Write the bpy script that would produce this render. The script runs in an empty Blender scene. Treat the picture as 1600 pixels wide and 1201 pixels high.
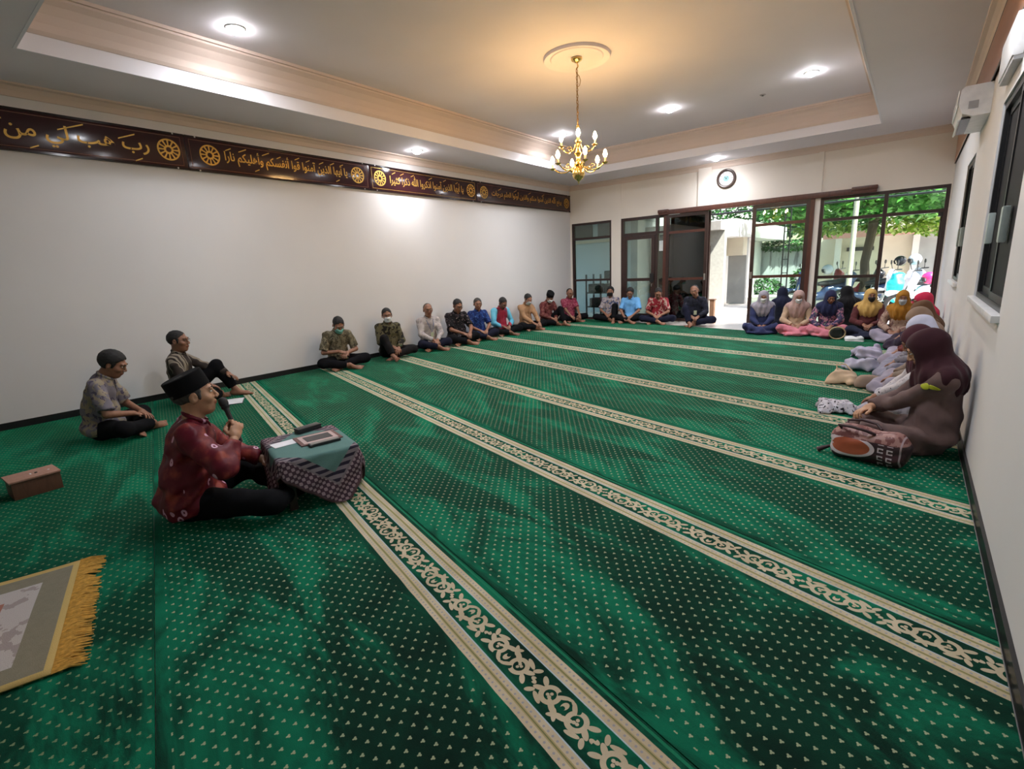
import bpy, bmesh, math, random
import numpy as np
from mathutils import Vector, Matrix, Euler
random.seed(7); np.random.seed(7)
sc = bpy.context.scene
C = sc.collection
PI = math.pi

# ---------------------------------------------------------------- camera
YAW, PITCH, ROLL, FPX, CAMH = 0.67516, 0.22508, -0.04836, 778.33, 1.32734
fw = Vector((-math.sin(YAW)*math.cos(PITCH), math.cos(YAW)*math.cos(PITCH), -math.sin(PITCH)))
rt0 = Vector((math.cos(YAW), math.sin(YAW), 0)); up0 = rt0.cross(fw)
cr, sr = math.cos(ROLL), math.sin(ROLL)
rt = rt0*cr + up0*sr; up = -rt0*sr + up0*cr
cd = bpy.data.cameras.new('camera'); cam = bpy.data.objects.new('camera', cd); C.objects.link(cam)
cd.sensor_fit = 'HORIZONTAL'; cd.sensor_width = 36; cd.lens = 36*FPX/1600; cd.clip_start = 0.02; cd.clip_end = 300
cam.matrix_world = Matrix(((rt.x, up.x, -fw.x, 0), (rt.y, up.y, -fw.y, 0), (rt.z, up.z, -fw.z, CAMH), (0, 0, 0, 1)))
sc.camera = cam

# ---------------------------------------------------------------- world, sun, exposure
w = bpy.data.worlds.new('sky'); sc.world = w; w.use_nodes = True
nt = w.node_tree; bg = nt.nodes['Background']
sky = nt.nodes.new('ShaderNodeTexSky'); sky.sky_type = 'NISHITA'; sky.sun_disc = False
sky.sun_elevation = math.radians(52); sky.sun_rotation = math.radians(60); sky.air_density = 1.2; sky.dust_density = 3.0
nt.links.new(sky.outputs[0], bg.inputs[0]); bg.inputs[1].default_value = 0.31
sd = bpy.data.lights.new('sun', 'SUN'); sd.energy = 7.0; sd.angle = 0.02; sd.color = (1, .96, .9)
sun = bpy.data.objects.new('sun', sd); C.objects.link(sun)
sun.rotation_euler = Vector((-0.55, 0.42, -0.95)).to_track_quat('-Z', 'Y').to_euler()
vs = sc.view_settings; vs.view_transform = 'Standard'; vs.look = 'None'; vs.gamma = 1.0; vs.exposure = 1.19; vs.use_curve_mapping = False
sc.display_settings.display_device = 'sRGB'
cy = sc.cycles; cy.max_bounces = 8; cy.diffuse_bounces = 4; cy.glossy_bounces = 4; cy.transmission_bounces = 8; cy.transparent_max_bounces = 16
cy.sample_clamp_indirect = 6; cy.caustics_reflective = False; cy.caustics_refractive = False
cy.use_denoising = True

# ---------------------------------------------------------------- room numbers (metres)
XL, XR, YN, YF = -7.03, 0.384, -1.4, 11.475
ZS, ZC = 3.30, 3.75                       # soffit, tray ceiling
CA = -0.28888                             # carpet rows are turned to the prayer direction
TX0, TX1, TY0, TY1 = -6.0, -0.60, 1.15, 10.38   # ceiling tray

# ---------------------------------------------------------------- helpers
def tag(o, label=None, cat=None, group=None, kind=None):
    if label: o['label'] = label
    if cat: o['category'] = cat
    if group: o['group'] = group
    if kind: o['kind'] = kind
    return o
def empty(name, loc=(0,0,0), rz=0.0, parent=None):
    o = bpy.data.objects.new(name, None); C.objects.link(o); o.location = loc; o.rotation_euler = (0,0,rz); o.empty_display_size = .05
    if parent: o.parent = parent
    return o
def thing(name, label, cat, loc=(0,0,0), rz=0.0, group=None):
    return tag(empty(name, loc, rz), label, cat, group)
def setmat(o, m):
    ms = m if isinstance(m, (list, tuple)) else [m]
    for k in ms: o.data.materials.append(k)
def mesh_obj(name, verts, faces, m, parent=None, smooth=False, loc=None):
    me = bpy.data.meshes.new(name); me.from_pydata([tuple(v) for v in verts], [], [tuple(f) for f in faces])
    if smooth: me.shade_smooth()
    o = bpy.data.objects.new(name, me); C.objects.link(o)
    if m: setmat(o, m)
    if parent: o.parent = parent
    if loc: o.location = loc
    return o
def bm_obj(name, bm, m, parent=None, smooth=False, loc=None, rot=None, sharp=35):
    bmesh.ops.recalc_face_normals(bm, faces=bm.faces)
    me = bpy.data.meshes.new(name); bm.to_mesh(me); bm.free()
    if smooth:
        me.shade_smooth()
        try: me.set_sharp_from_angle(angle=math.radians(sharp))
        except Exception: pass
    o = bpy.data.objects.new(name, me); C.objects.link(o)
    if m: setmat(o, m)
    if parent: o.parent = parent
    if loc is not None: o.location = loc
    if rot is not None: o.rotation_euler = rot
    return o
def bx(bm, x0, x1, y0, y1, z0, z1, bev=0.0, mi=0, M=None):
    r = bmesh.ops.create_cube(bm, size=1)
    vs_ = r['verts']
    for v in vs_:
        v.co = Vector(((x0+x1)/2 + v.co.x*(x1-x0), (y0+y1)/2 + v.co.y*(y1-y0), (z0+z1)/2 + v.co.z*(z1-z0)))
    fs = {f for v in vs_ for f in v.link_faces}
    for f in fs: f.material_index = mi
    if bev > 0:
        es = {e for v in vs_ for e in v.link_edges}
        bmesh.ops.bevel(bm, geom=list(es), offset=bev, segments=2, profile=.7, affect='EDGES')
    if M is not None:
        pass
    return fs
def box(name, x0, x1, y0, y1, z0, z1, m, parent=None, bev=0.0, loc=None, rot=None):
    bm = bmesh.new(); bx(bm, x0, x1, y0, y1, z0, z1, bev)
    return bm_obj(name, bm, m, parent, smooth=bev > 0, loc=loc, rot=rot)
def tube_bm(bm, pts, r, seg=8, cap=True, rs=None, closed=False):
    pts = [Vector(p) for p in pts]; n = len(pts); rings = []
    prev = None
    for i, p in enumerate(pts):
        if closed: d = pts[(i+1) % n] - pts[i-1]
        else: d = pts[min(i+1, n-1)] - pts[max(i-1, 0)]
        d.normalize()
        if prev is None:
            a = Vector((0,0,1)) if abs(d.z) < .9 else Vector((1,0,0))
            u = d.cross(a).normalized()
        else:
            u = (prev - d*prev.dot(d)).normalized()
        prev = u; v = d.cross(u)
        rr = rs[i] if rs else r
        rings.append([bm.verts.new(p + (u*math.cos(2*PI*k/seg) + v*math.sin(2*PI*k/seg))*rr) for k in range(seg)])
    for i in range(n if closed else n-1):
        a, b = rings[i], rings[(i+1) % n]
        for k in range(seg):
            bm.faces.new((a[k], a[(k+1) % seg], b[(k+1) % seg], b[k]))
    if cap and not closed:
        bm.faces.new(rings[0][::-1]); bm.faces.new(rings[-1])
def tube(name, pts, r, m, parent=None, seg=8, rs=None, closed=False, loc=None):
    bm = bmesh.new(); tube_bm(bm, pts, r, seg, True, rs, closed)
    return bm_obj(name, bm, m, parent, smooth=True, loc=loc, sharp=60)
def lathe_bm(bm, prof, seg=24, center=(0,0,0), sx=1.0, sy=1.0):
    c = Vector(center); rings = []
    for (r, z) in prof:
        if r < 1e-6: rings.append([bm.verts.new(c + Vector((0,0,z)))])
        else: rings.append([bm.verts.new(c + Vector((r*sx*math.cos(2*PI*k/seg), r*sy*math.sin(2*PI*k/seg), z))) for k in range(seg)])
    for a, b in zip(rings[:-1], rings[1:]):
        for k in range(seg):
            k2 = (k+1) % seg
            if len(a) == 1 and len(b) == 1: continue
            if len(a) == 1: bm.faces.new((a[0], b[k2], b[k]))
            elif len(b) == 1: bm.faces.new((a[k], a[k2], b[0]))
            else: bm.faces.new((a[k], a[k2], b[k2], b[k]))
def lathe(name, prof, m, parent=None, seg=24, loc=None, rot=None, sx=1.0, sy=1.0):
    bm = bmesh.new(); lathe_bm(bm, prof, seg, (0,0,0), sx, sy)
    return bm_obj(name, bm, m, parent, smooth=True, loc=loc, rot=rot, sharp=50)
def dup(o, parent=None, loc=None, rz=None):
    c = o.copy(); C.objects.link(c); c.parent = parent
    for ch in list(o.children): dup(ch, c)
    if loc is not None: c.location = loc
    if rz is not None: c.rotation_euler = (0, 0, rz)
    return c

# ---------------------------------------------------------------- node expressions
class X:                                   # a scalar socket with arithmetic
    def __init__(s, g, k): s.g, s.k = g, k
    def __add__(s, o): return s.g.m('ADD', s, o)
    __radd__ = __add__
    def __sub__(s, o): return s.g.m('SUBTRACT', s, o)
    def __rsub__(s, o): return s.g.m('SUBTRACT', o, s)
    def __mul__(s, o): return s.g.m('MULTIPLY', s, o)
    __rmul__ = __mul__
    def __truediv__(s, o): return s.g.m('DIVIDE', s, o)
    def lt(s, o): return s.g.m('LESS_THAN', s, o)
    def gt(s, o): return s.g.m('GREATER_THAN', s, o)
    def mod(s, o): return s.g.m('FLOORED_MODULO', s, o)
    def abs(s): return s.g.m('ABSOLUTE', s)
    def sqrt(s): return s.g.m('SQRT', s)
    def floor(s): return s.g.m('FLOOR', s)
    def max(s, o): return s.g.m('MAXIMUM', s, o)
    def min(s, o): return s.g.m('MINIMUM', s, o)
    def sin(s): return s.g.m('SINE', s)
class G:
    def __init__(s, name):
        s.mat = bpy.data.materials.new(name); s.mat.use_nodes = True
        s.t = s.mat.node_tree; s.n = s.t.nodes; s.b = s.n['Principled BSDF']; s.cache = {}
    def link(s, a, b):
        if isinstance(a, X): a = a.k
        s.t.links.new(a, b)
    def put(s, v, sock):
        if isinstance(v, X): s.t.links.new(v.k, sock)
        elif hasattr(v, 'is_output'): s.t.links.new(v, sock)
        elif isinstance(v, (tuple, list)) and len(v) == 3 and sock.type == 'RGBA': sock.default_value = (*v, 1)
        else: sock.default_value = v
    def m(s, op, a, b=None, c=None):
        n = s.n.new('ShaderNodeMath'); n.operation = op
        s.put(a, n.inputs[0])
        if b is not None: s.put(b, n.inputs[1])
        if c is not None: s.put(c, n.inputs[2])
        return X(s, n.outputs[0])
    def coord(s, kind='Object'):
        if 'tc' not in s.cache: s.cache['tc'] = s.n.new('ShaderNodeTexCoord')
        return s.cache['tc'].outputs[kind]
    def xyz(s, v=None):
        n = s.n.new('ShaderNodeSeparateXYZ'); s.t.links.new(v if v is not None else s.coord(), n.inputs[0])
        return [X(s, n.outputs[i]) for i in range(3)]
    def vec(s, x, y, z=0.0):
        n = s.n.new('ShaderNodeCombineXYZ')
        for v, k in zip((x, y, z), n.inputs): s.put(v, k)
        return n.outputs[0]
    def mapping(s, scale=(1,1,1), rot=(0,0,0), loc=(0,0,0), v=None):
        n = s.n.new('ShaderNodeMapping'); s.t.links.new(v if v is not None else s.coord(), n.inputs[0])
        n.inputs['Scale'].default_value = scale; n.inputs['Rotation'].default_value = rot; n.inputs['Location'].default_value = loc
        return n.outputs[0]
    def noise(s, scale, detail=2, v=None, rough=.5, dist=0.0):
        n = s.n.new('ShaderNodeTexNoise'); s.t.links.new(v if v is not None else s.coord(), n.inputs['Vector'])
        n.inputs['Scale'].default_value = scale; n.inputs['Detail'].default_value = detail; n.inputs['Roughness'].default_value = rough; n.inputs['Distortion'].default_value = dist
        return X(s, n.outputs[0])
    def voro(s, scale, v=None, feature='F1', out='Distance', rnd=1.0):
        n = s.n.new('ShaderNodeTexVoronoi'); s.t.links.new(v if v is not None else s.coord(), n.inputs['Vector']); n.feature = feature
        n.inputs['Scale'].default_value = scale; n.inputs['Randomness'].default_value = rnd
        o = n.outputs[out]
        return X(s, o) if out == 'Distance' else o
    def ramp(s, f, stops, interp='LINEAR'):
        n = s.n.new('ShaderNodeValToRGB'); s.put(f, n.inputs[0]); r = n.color_ramp; r.interpolation = interp
        while len(r.elements) < len(stops): r.elements.new(.5)
        for e, (p, c) in zip(r.elements, stops): e.position = p; e.color = (*c, 1) if len(c) == 3 else c
        return n.outputs[0]
    def mix(s, f, a, b, mode='MIX'):
        n = s.n.new('ShaderNodeMix'); n.data_type = 'RGBA'; n.blend_type = mode
        s.put(f, n.inputs[0]); s.put(a, n.inputs[6]); s.put(b, n.inputs[7]); return n.outputs[2]
    def smooth(s, x, lo, hi):
        n = s.n.new('ShaderNodeMapRange'); n.interpolation_type = 'SMOOTHSTEP'
        s.put(x, n.inputs[0]); s.put(lo, n.inputs[1]); s.put(hi, n.inputs[2]); return X(s, n.outputs[0])
    def bump(s, h, strength=.3, dist=.01):
        n = s.n.new('ShaderNodeBump'); s.put(h, n.inputs['Height']); n.inputs['Strength'].default_value = strength; n.inputs['Distance'].default_value = dist
        s.t.links.new(n.outputs[0], s.b.inputs['Normal'])
    def set(s, col=None, rough=.6, metal=0.0, spec=.5, sheen=0.0):
        if col is not None: s.put(col, s.b.inputs['Base Color'])
        s.put(rough, s.b.inputs['Roughness']); s.put(metal, s.b.inputs['Metallic'])
        s.b.inputs['Specular IOR Level'].default_value = spec
        if sheen: s.b.inputs['Sheen Weight'].default_value = sheen
        return s.mat
def lin(r, g, b):                          # sRGB 0-255 to linear
    f = lambda c: (c/255)/12.92 if c/255 <= .04045 else ((c/255+.055)/1.055)**2.4
    return (f(r), f(g), f(b))
_mc = {}
def M(name, col, rough=.55, metal=0.0, spec=.5, var=.08, scale=14, bump=0.0, bscale=120, sheen=0.0):
    if name in _mc: return _mc[name]
    g = G(name)
    n = g.noise(scale, 3)
    a = tuple(max(0, c*(1-var)) for c in col); b = tuple(min(1, c*(1+var)) for c in col)
    g.set(g.ramp(n, [(.3, a), (.7, b)]), rough, metal, spec, sheen)
    if bump: g.bump(g.noise(bscale, 2), bump, .004)
    _mc[name] = g.mat; return g.mat
def emis(name, col, strength):
    g = G(name); g.set(col, .4); g.put(col, g.b.inputs['Emission Color']); g.b.inputs['Emission Strength'].default_value = strength
    return g.mat
def glassmat(name, tint, alpha_t, rough=0.02, refl=.12):
    g = G(name); n = g.n; n.remove(g.b)
    tr = n.new('ShaderNodeBsdfTransparent'); tr.inputs[0].default_value = (*tint, 1)
    gl = n.new('ShaderNodeBsdfGlossy'); gl.inputs['Roughness'].default_value = rough; gl.inputs[0].default_value = (.95, 1, .98, 1)
    fr = n.new('ShaderNodeFresnel'); fr.inputs[0].default_value = 1.5
    mp = n.new('ShaderNodeMath'); mp.operation = 'MULTIPLY_ADD'; g.t.links.new(fr.outputs[0], mp.inputs[0]); mp.inputs[1].default_value = 1.0; mp.inputs[2].default_value = refl
    ms = n.new('ShaderNodeMixShader'); g.t.links.new(mp.outputs[0], ms.inputs[0]); g.t.links.new(tr.outputs[0], ms.inputs[1]); g.t.links.new(gl.outputs[0], ms.inputs[2])
    g.t.links.new(ms.outputs[0], n['Material Output'].inputs[0])
    return g.mat

# ---------------------------------------------------------------- base materials
def wallmat(name, col, var=.02):
    g = G(name); n = g.noise(1.3, 3)
    a = tuple(c*(1-var) for c in col); b = tuple(c*(1+var) for c in col)
    g.set(g.ramp(n, [(.3, a), (.7, b)]), .75, 0, .3); g.bump(g.noise(90, 3), .06, .003); return g.mat
m_wall = wallmat('plaster_white', (.70, .685, .685))
m_wallfar = wallmat('plaster_far', (.80, .745, .68))
m_ceil = wallmat('ceiling_paint', (.77, .725, .75))
m_corn = wallmat('cornice_cream', (.66, .54, .47))
m_strip = wallmat('tray_white', (.80, .78, .82))
m_tile = M('white_floor_tile', (.62, .60, .57), .25, var=.05, scale=3)
m_base = M('black_skirting', (.012, .011, .012), .35)
def woodmat(name, c1, c2, rough=.4, sc_=6, rot=(0,0,0)):
    g = G(name); v = g.mapping((1, 1, .12), rot); n = g.noise(sc_*6, 4, v, .6, 1.2)
    g.set(g.ramp(n, [(.3, c1), (.7, c2)]), rough); return g.mat
m_frame = woodmat('dark_brown_frame', (.020, .009, .008), (.045, .020, .016), .38)
m_framer = woodmat('red_brown_frame', (.060, .018, .012), (.10, .032, .020), .38)
m_black = M('black_plastic', (.012, .012, .013), .35)
m_steel = M('brushed_steel', (.55, .55, .55), .3, 1.0)
m_brass = M('polished_brass', (.83, .58, .20), .22, 1.0)
m_white = M('white_plastic', (.75, .75, .76), .35)
m_glass = glassmat('clear_green_glass', (.80, .90, .84), .9, .01, .03)
m_glassd = glassmat('dark_tinted_glass', (.30, .32, .33), .4, .02, .06)
# ================================================================ soft-shape modelling: signed distances meshed by surface nets
F4 = np.float32
def vlen(P): return np.sqrt((P*P).sum(-1))
def rcone(P, a, b, ra, rb):
    a = np.asarray(a, F4); b = np.asarray(b, F4); ab = b-a; L2 = float((ab*ab).sum())+1e-9
    h = np.clip(((P-a)@ab)/L2, 0, 1)
    return vlen(P-a-h[..., None]*ab) - (ra+(rb-ra)*h)
def ellip(P, c, r, R=None):
    q = P-np.asarray(c, F4)
    if R is not None: q = q@np.asarray(R, F4)
    r = np.asarray(r, F4); k0 = vlen(q/r); k1 = vlen(q/(r*r))
    return k0*(k0-1)/(k1+1e-6)
def sbox(P, c, h, rr=.0, R=None):
    q = P-np.asarray(c, F4)
    if R is not None: q = q@np.asarray(R, F4)
    q = np.abs(q)-np.asarray(h, F4)+rr
    return vlen(np.maximum(q, 0)) + np.minimum(q.max(-1), 0) - rr
def smin(a, b, k):
    if k <= 0: return np.minimum(a, b)
    h = np.clip(.5+.5*(b-a)/k, 0, 1)
    return b+(a-b)*h-k*h*(1-h)
def smax(a, b, k): return -smin(-a, -b, k)
def sunion(L, k):
    d = L[0]
    for e in L[1:]: d = smin(d, e, k)
    return d
def halfspace(P, p, n):                       # inside (negative) behind the plane
    n = np.asarray(n, F4); n = n/np.linalg.norm(n)
    return (P-np.asarray(p, F4))@n
def folds(P, amp, freq, seed=0, d=None):
    r = np.random.RandomState(seed); out = 0
    for i in range(5):
        k = r.normal(size=3)
        if d is not None: k = k-np.asarray(d)*k.dot(d)*.8
        k = k/np.linalg.norm(k)*freq*r.uniform(.6, 1.5)
        out = out + np.sin(P@k.astype(F4)+r.uniform(0, 6.28))
    return (out*amp/2.2).astype(F4)
_off = np.array([[0,0,0],[1,0,0],[0,1,0],[1,1,0],[0,0,1],[1,0,1],[0,1,1],[1,1,1]])
def surfnet(f, lo, hi, h):
    lo = np.asarray(lo, float); hi = np.asarray(hi, float); n = np.ceil((hi-lo)/h).astype(int)+2
    ax = [lo[i]+h*(np.arange(n[i])-.5) for i in range(3)]
    Gd = np.stack(np.meshgrid(*ax, indexing='ij'), -1).astype(F4)
    V = f(Gd).astype(F4)
    V[0]=V[-1]=1; V[:,0]=V[:,-1]=1; V[:,:,0]=V[:,:,-1]=1
    S = V < 0
    nc = n-1
    c = [S[o[0]:o[0]+nc[0], o[1]:o[1]+nc[1], o[2]:o[2]+nc[2]] for o in _off]
    cnt = sum(x.astype(np.int8) for x in c)
    act = (cnt > 0) & (cnt < 8)
    idx = np.argwhere(act); m = len(idx)
    if m == 0: return np.zeros((0, 3)), np.zeros((0, 4), int)
    vals = np.stack([V[idx[:,0]+o[0], idx[:,1]+o[1], idx[:,2]+o[2]] for o in _off], 1)
    acc = np.zeros((m, 3)); num = np.zeros(m)
    for a in range(8):
        for bit in (1, 2, 4):
            b = a | bit
            if b == a: continue
            va, vb = vals[:,a], vals[:,b]; cr_ = (va < 0) != (vb < 0)
            t = np.where(cr_, va/np.where(np.abs(va-vb) < 1e-9, 1e-9, va-vb), 0)
            p = _off[a][None]+t[:,None]*(_off[b]-_off[a])[None]
            acc += p*cr_[:,None]; num += cr_
    verts = (idx+acc/num[:,None])*h + (lo-.5*h)
    ID = -np.ones(tuple(nc), int); ID[act] = np.arange(m)
    quads = []
    for axis in range(3):
        s0 = [slice(0, n[0]), slice(0, n[1]), slice(0, n[2])]; s1 = list(s0)
        s0[axis] = slice(0, n[axis]-1); s1[axis] = slice(1, n[axis])
        A, B = S[tuple(s0)], S[tuple(s1)]
        e = np.argwhere(A != B); 
        if len(e) == 0: continue
        u, v = [(1, 2), (2, 0), (0, 1)][axis]
        ok = (e[:,u] > 0) & (e[:,v] > 0) & (e[:,u] < n[u]-1) & (e[:,v] < n[v]-1); e = e[ok]
        inside = A[e[:,0], e[:,1], e[:,2]]
        def at(du, dv):
            q = e.copy(); q[:,u] -= du; q[:,v] -= dv; return ID[q[:,0], q[:,1], q[:,2]]
        q = np.stack([at(1, 1), at(0, 1), at(0, 0), at(1, 0)], 1)
        q[~inside] = q[~inside][:, ::-1]
        quads.append(q)
    Q = np.concatenate(quads); Q = Q[(Q >= 0).all(1)]
    return verts, Q
def np_mesh(name, V, Q, m, parent=None, smooth=True):
    me = bpy.data.meshes.new(name)
    me.vertices.add(len(V)); me.vertices.foreach_set('co', np.asarray(V, F4).ravel())
    n = len(Q); me.loops.add(n*4); me.polygons.add(n)
    me.loops.foreach_set('vertex_index', np.asarray(Q, np.int32).ravel())
    me.polygons.foreach_set('loop_start', np.arange(0, n*4, 4, dtype=np.int32))
    me.update(calc_edges=True); me.validate()
    if smooth: me.shade_smooth()
    o = bpy.data.objects.new(name, me); C.objects.link(o)
    if m: setmat(o, m)
    if parent: o.parent = parent
    return o
def sdf_obj(name, f, lo, hi, h, m, parent=None):
    V, Q = surfnet(f, lo, hi, h); return np_mesh(name, V, Q, m, parent)
def merge(parts):
    Vs, Qs, k = [], [], 0
    for V, Q in parts:
        Vs.append(V); Qs.append(Q+k); k += len(V)
    return np.concatenate(Vs), np.concatenate(Qs)
def Rx(d): a = math.radians(d); return np.array([[1,0,0],[0,math.cos(a),-math.sin(a)],[0,math.sin(a),math.cos(a)]])
def Ry(d): a = math.radians(d); return np.array([[math.cos(a),0,math.sin(a)],[0,1,0],[-math.sin(a),0,math.cos(a)]])
def Rz(d): a = math.radians(d); return np.array([[math.cos(a),-math.sin(a),0],[math.sin(a),math.cos(a),0],[0,0,1]])
# ================================================================ the setting
def struct(o): o['kind'] = 'structure'; return o
def boxes(name, L, m, parent=None, bev=0.0):
    bm = bmesh.new()
    for b in L: bx(bm, *b, bev)
    return bm_obj(name, bm, m, parent, smooth=bev > 0)
T = .15
struct(box('floor', XL-T, XR+T, YN-T, YF+T, -.15, -.012, m_tile))
struct(box('wall_left', XL-T, XL, YN-T, YF+T, -.15, 4.0, m_wall))
struct(box('wall_near', XL, XR, YN-T, YN, -.15, 4.0, m_wall))
# right wall with two window openings
RW = [(3.66, 5.18, .97, 2.30), (7.15, 8.20, .97, 2.26)]
L = [(XR, XR+T, YN-T, 3.66, -.15, 4.0), (XR, XR+T, 5.18, 7.15, -.15, 4.0), (XR, XR+T, 8.20, YF+T, -.15, 4.0)]
for y0, y1, z0, z1 in RW: L += [(XR, XR+T, y0, y1, -.15, z0), (XR, XR+T, y0, y1, z1, 4.0)]
struct(boxes('wall_right', L, m_wall))
# far wall with its glazed openings
ZT = 2.40
L = [(XL, -6.98, YF, YF+T, -.15, 4.0), (-5.86, -5.61, YF-.012, YF+T, -.15, 4.0), (-6.98, -5.86, YF, YF+T, ZT, 4.0),
     (-5.61, -1.585, YF, YF+T, ZT, 4.0), (-1.585, -1.50, YF-.02, YF+T, -.15, 4.0), (-1.50, .365, YF, YF+T, 2.385, 4.0), (.365, XR, YF, YF+T, -.15, 4.0),
     (-3.80, -3.53, YF-.03, YF, 2.48, 3.3)]
struct(boxes('wall_far', L, m_wallfar))
# ceiling: a dropped soffit round a raised tray
L = [(XL-T, TX0, YN-T, YF+T, ZS, 4.0), (TX1, XR+T, YN-T, YF+T, ZS, 4.0), (TX0, TX1, YN-T, TY0, ZS, 4.0), (TX0, TX1, TY1, YF+T, ZS, 4.0), (TX0, TX1, TY0, TY1, ZC, 4.0)]
struct(boxes('ceiling', L, m_ceil))
def ring_prism(name, x0, x1, y0, y1, prof, m):          # a moulding run round a rectangle; prof = (inset, z) outline
    bm = bmesh.new(); rings = []
    for ins, z in prof:
        rings.append([bm.verts.new(p) for p in ((x0+ins, y0+ins, z), (x1-ins, y0+ins, z), (x1-ins, y1-ins, z), (x0+ins, y1-ins, z))])
    n = len(prof)
    for i in range(n):
        a, b = rings[i], rings[(i+1) % n]
        for k in range(4): bm.faces.new((a[k], a[(k+1) % 4], b[(k+1) % 4], b[k]))
    return struct(bm_obj(name, bm, m))
ring_prism('trim_1', TX0, TX1, TY0, TY1, [(0, ZS-.004), (.022, ZS-.004), (.022, 3.44), (0, 3.44)], m_strip)
ring_prism('trim_2', TX0, TX1, TY0, TY1, [(0, 3.44), (.03, 3.44), (.045, 3.47), (.05, 3.53), (.07, 3.60), (.11, 3.665), (.155, 3.70), (.155, 3.72), (.18, 3.72), (.18, ZC), (0, ZC)], m_corn)
ring_prism('trim_3', XL, XR, YN, YF, [(0, 3.19), (.018, 3.19), (.022, 3.205), (.03, 3.24), (.06, 3.275), (.095, 3.285), (.10, ZS), (0, ZS)], m_corn)
# skirtings
struct(box('baseboard_left', XL, XL+.014, YN, YF, -.012, .070, m_base))
struct(box('baseboard_right', XR-.014, XR, YN, YF, -.012, .060, m_base))
struct(box('baseboard_near', XL+.014, XR-.014, YN, YN+.014, -.012, .06, m_base))
struct(boxes('baseboard_far', [(XL+.014, -6.98, YF-.014, YF, -.012, .06), (-5.86, -5.61, YF-.026, YF-.012, -.012, .06)], m_base))

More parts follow.
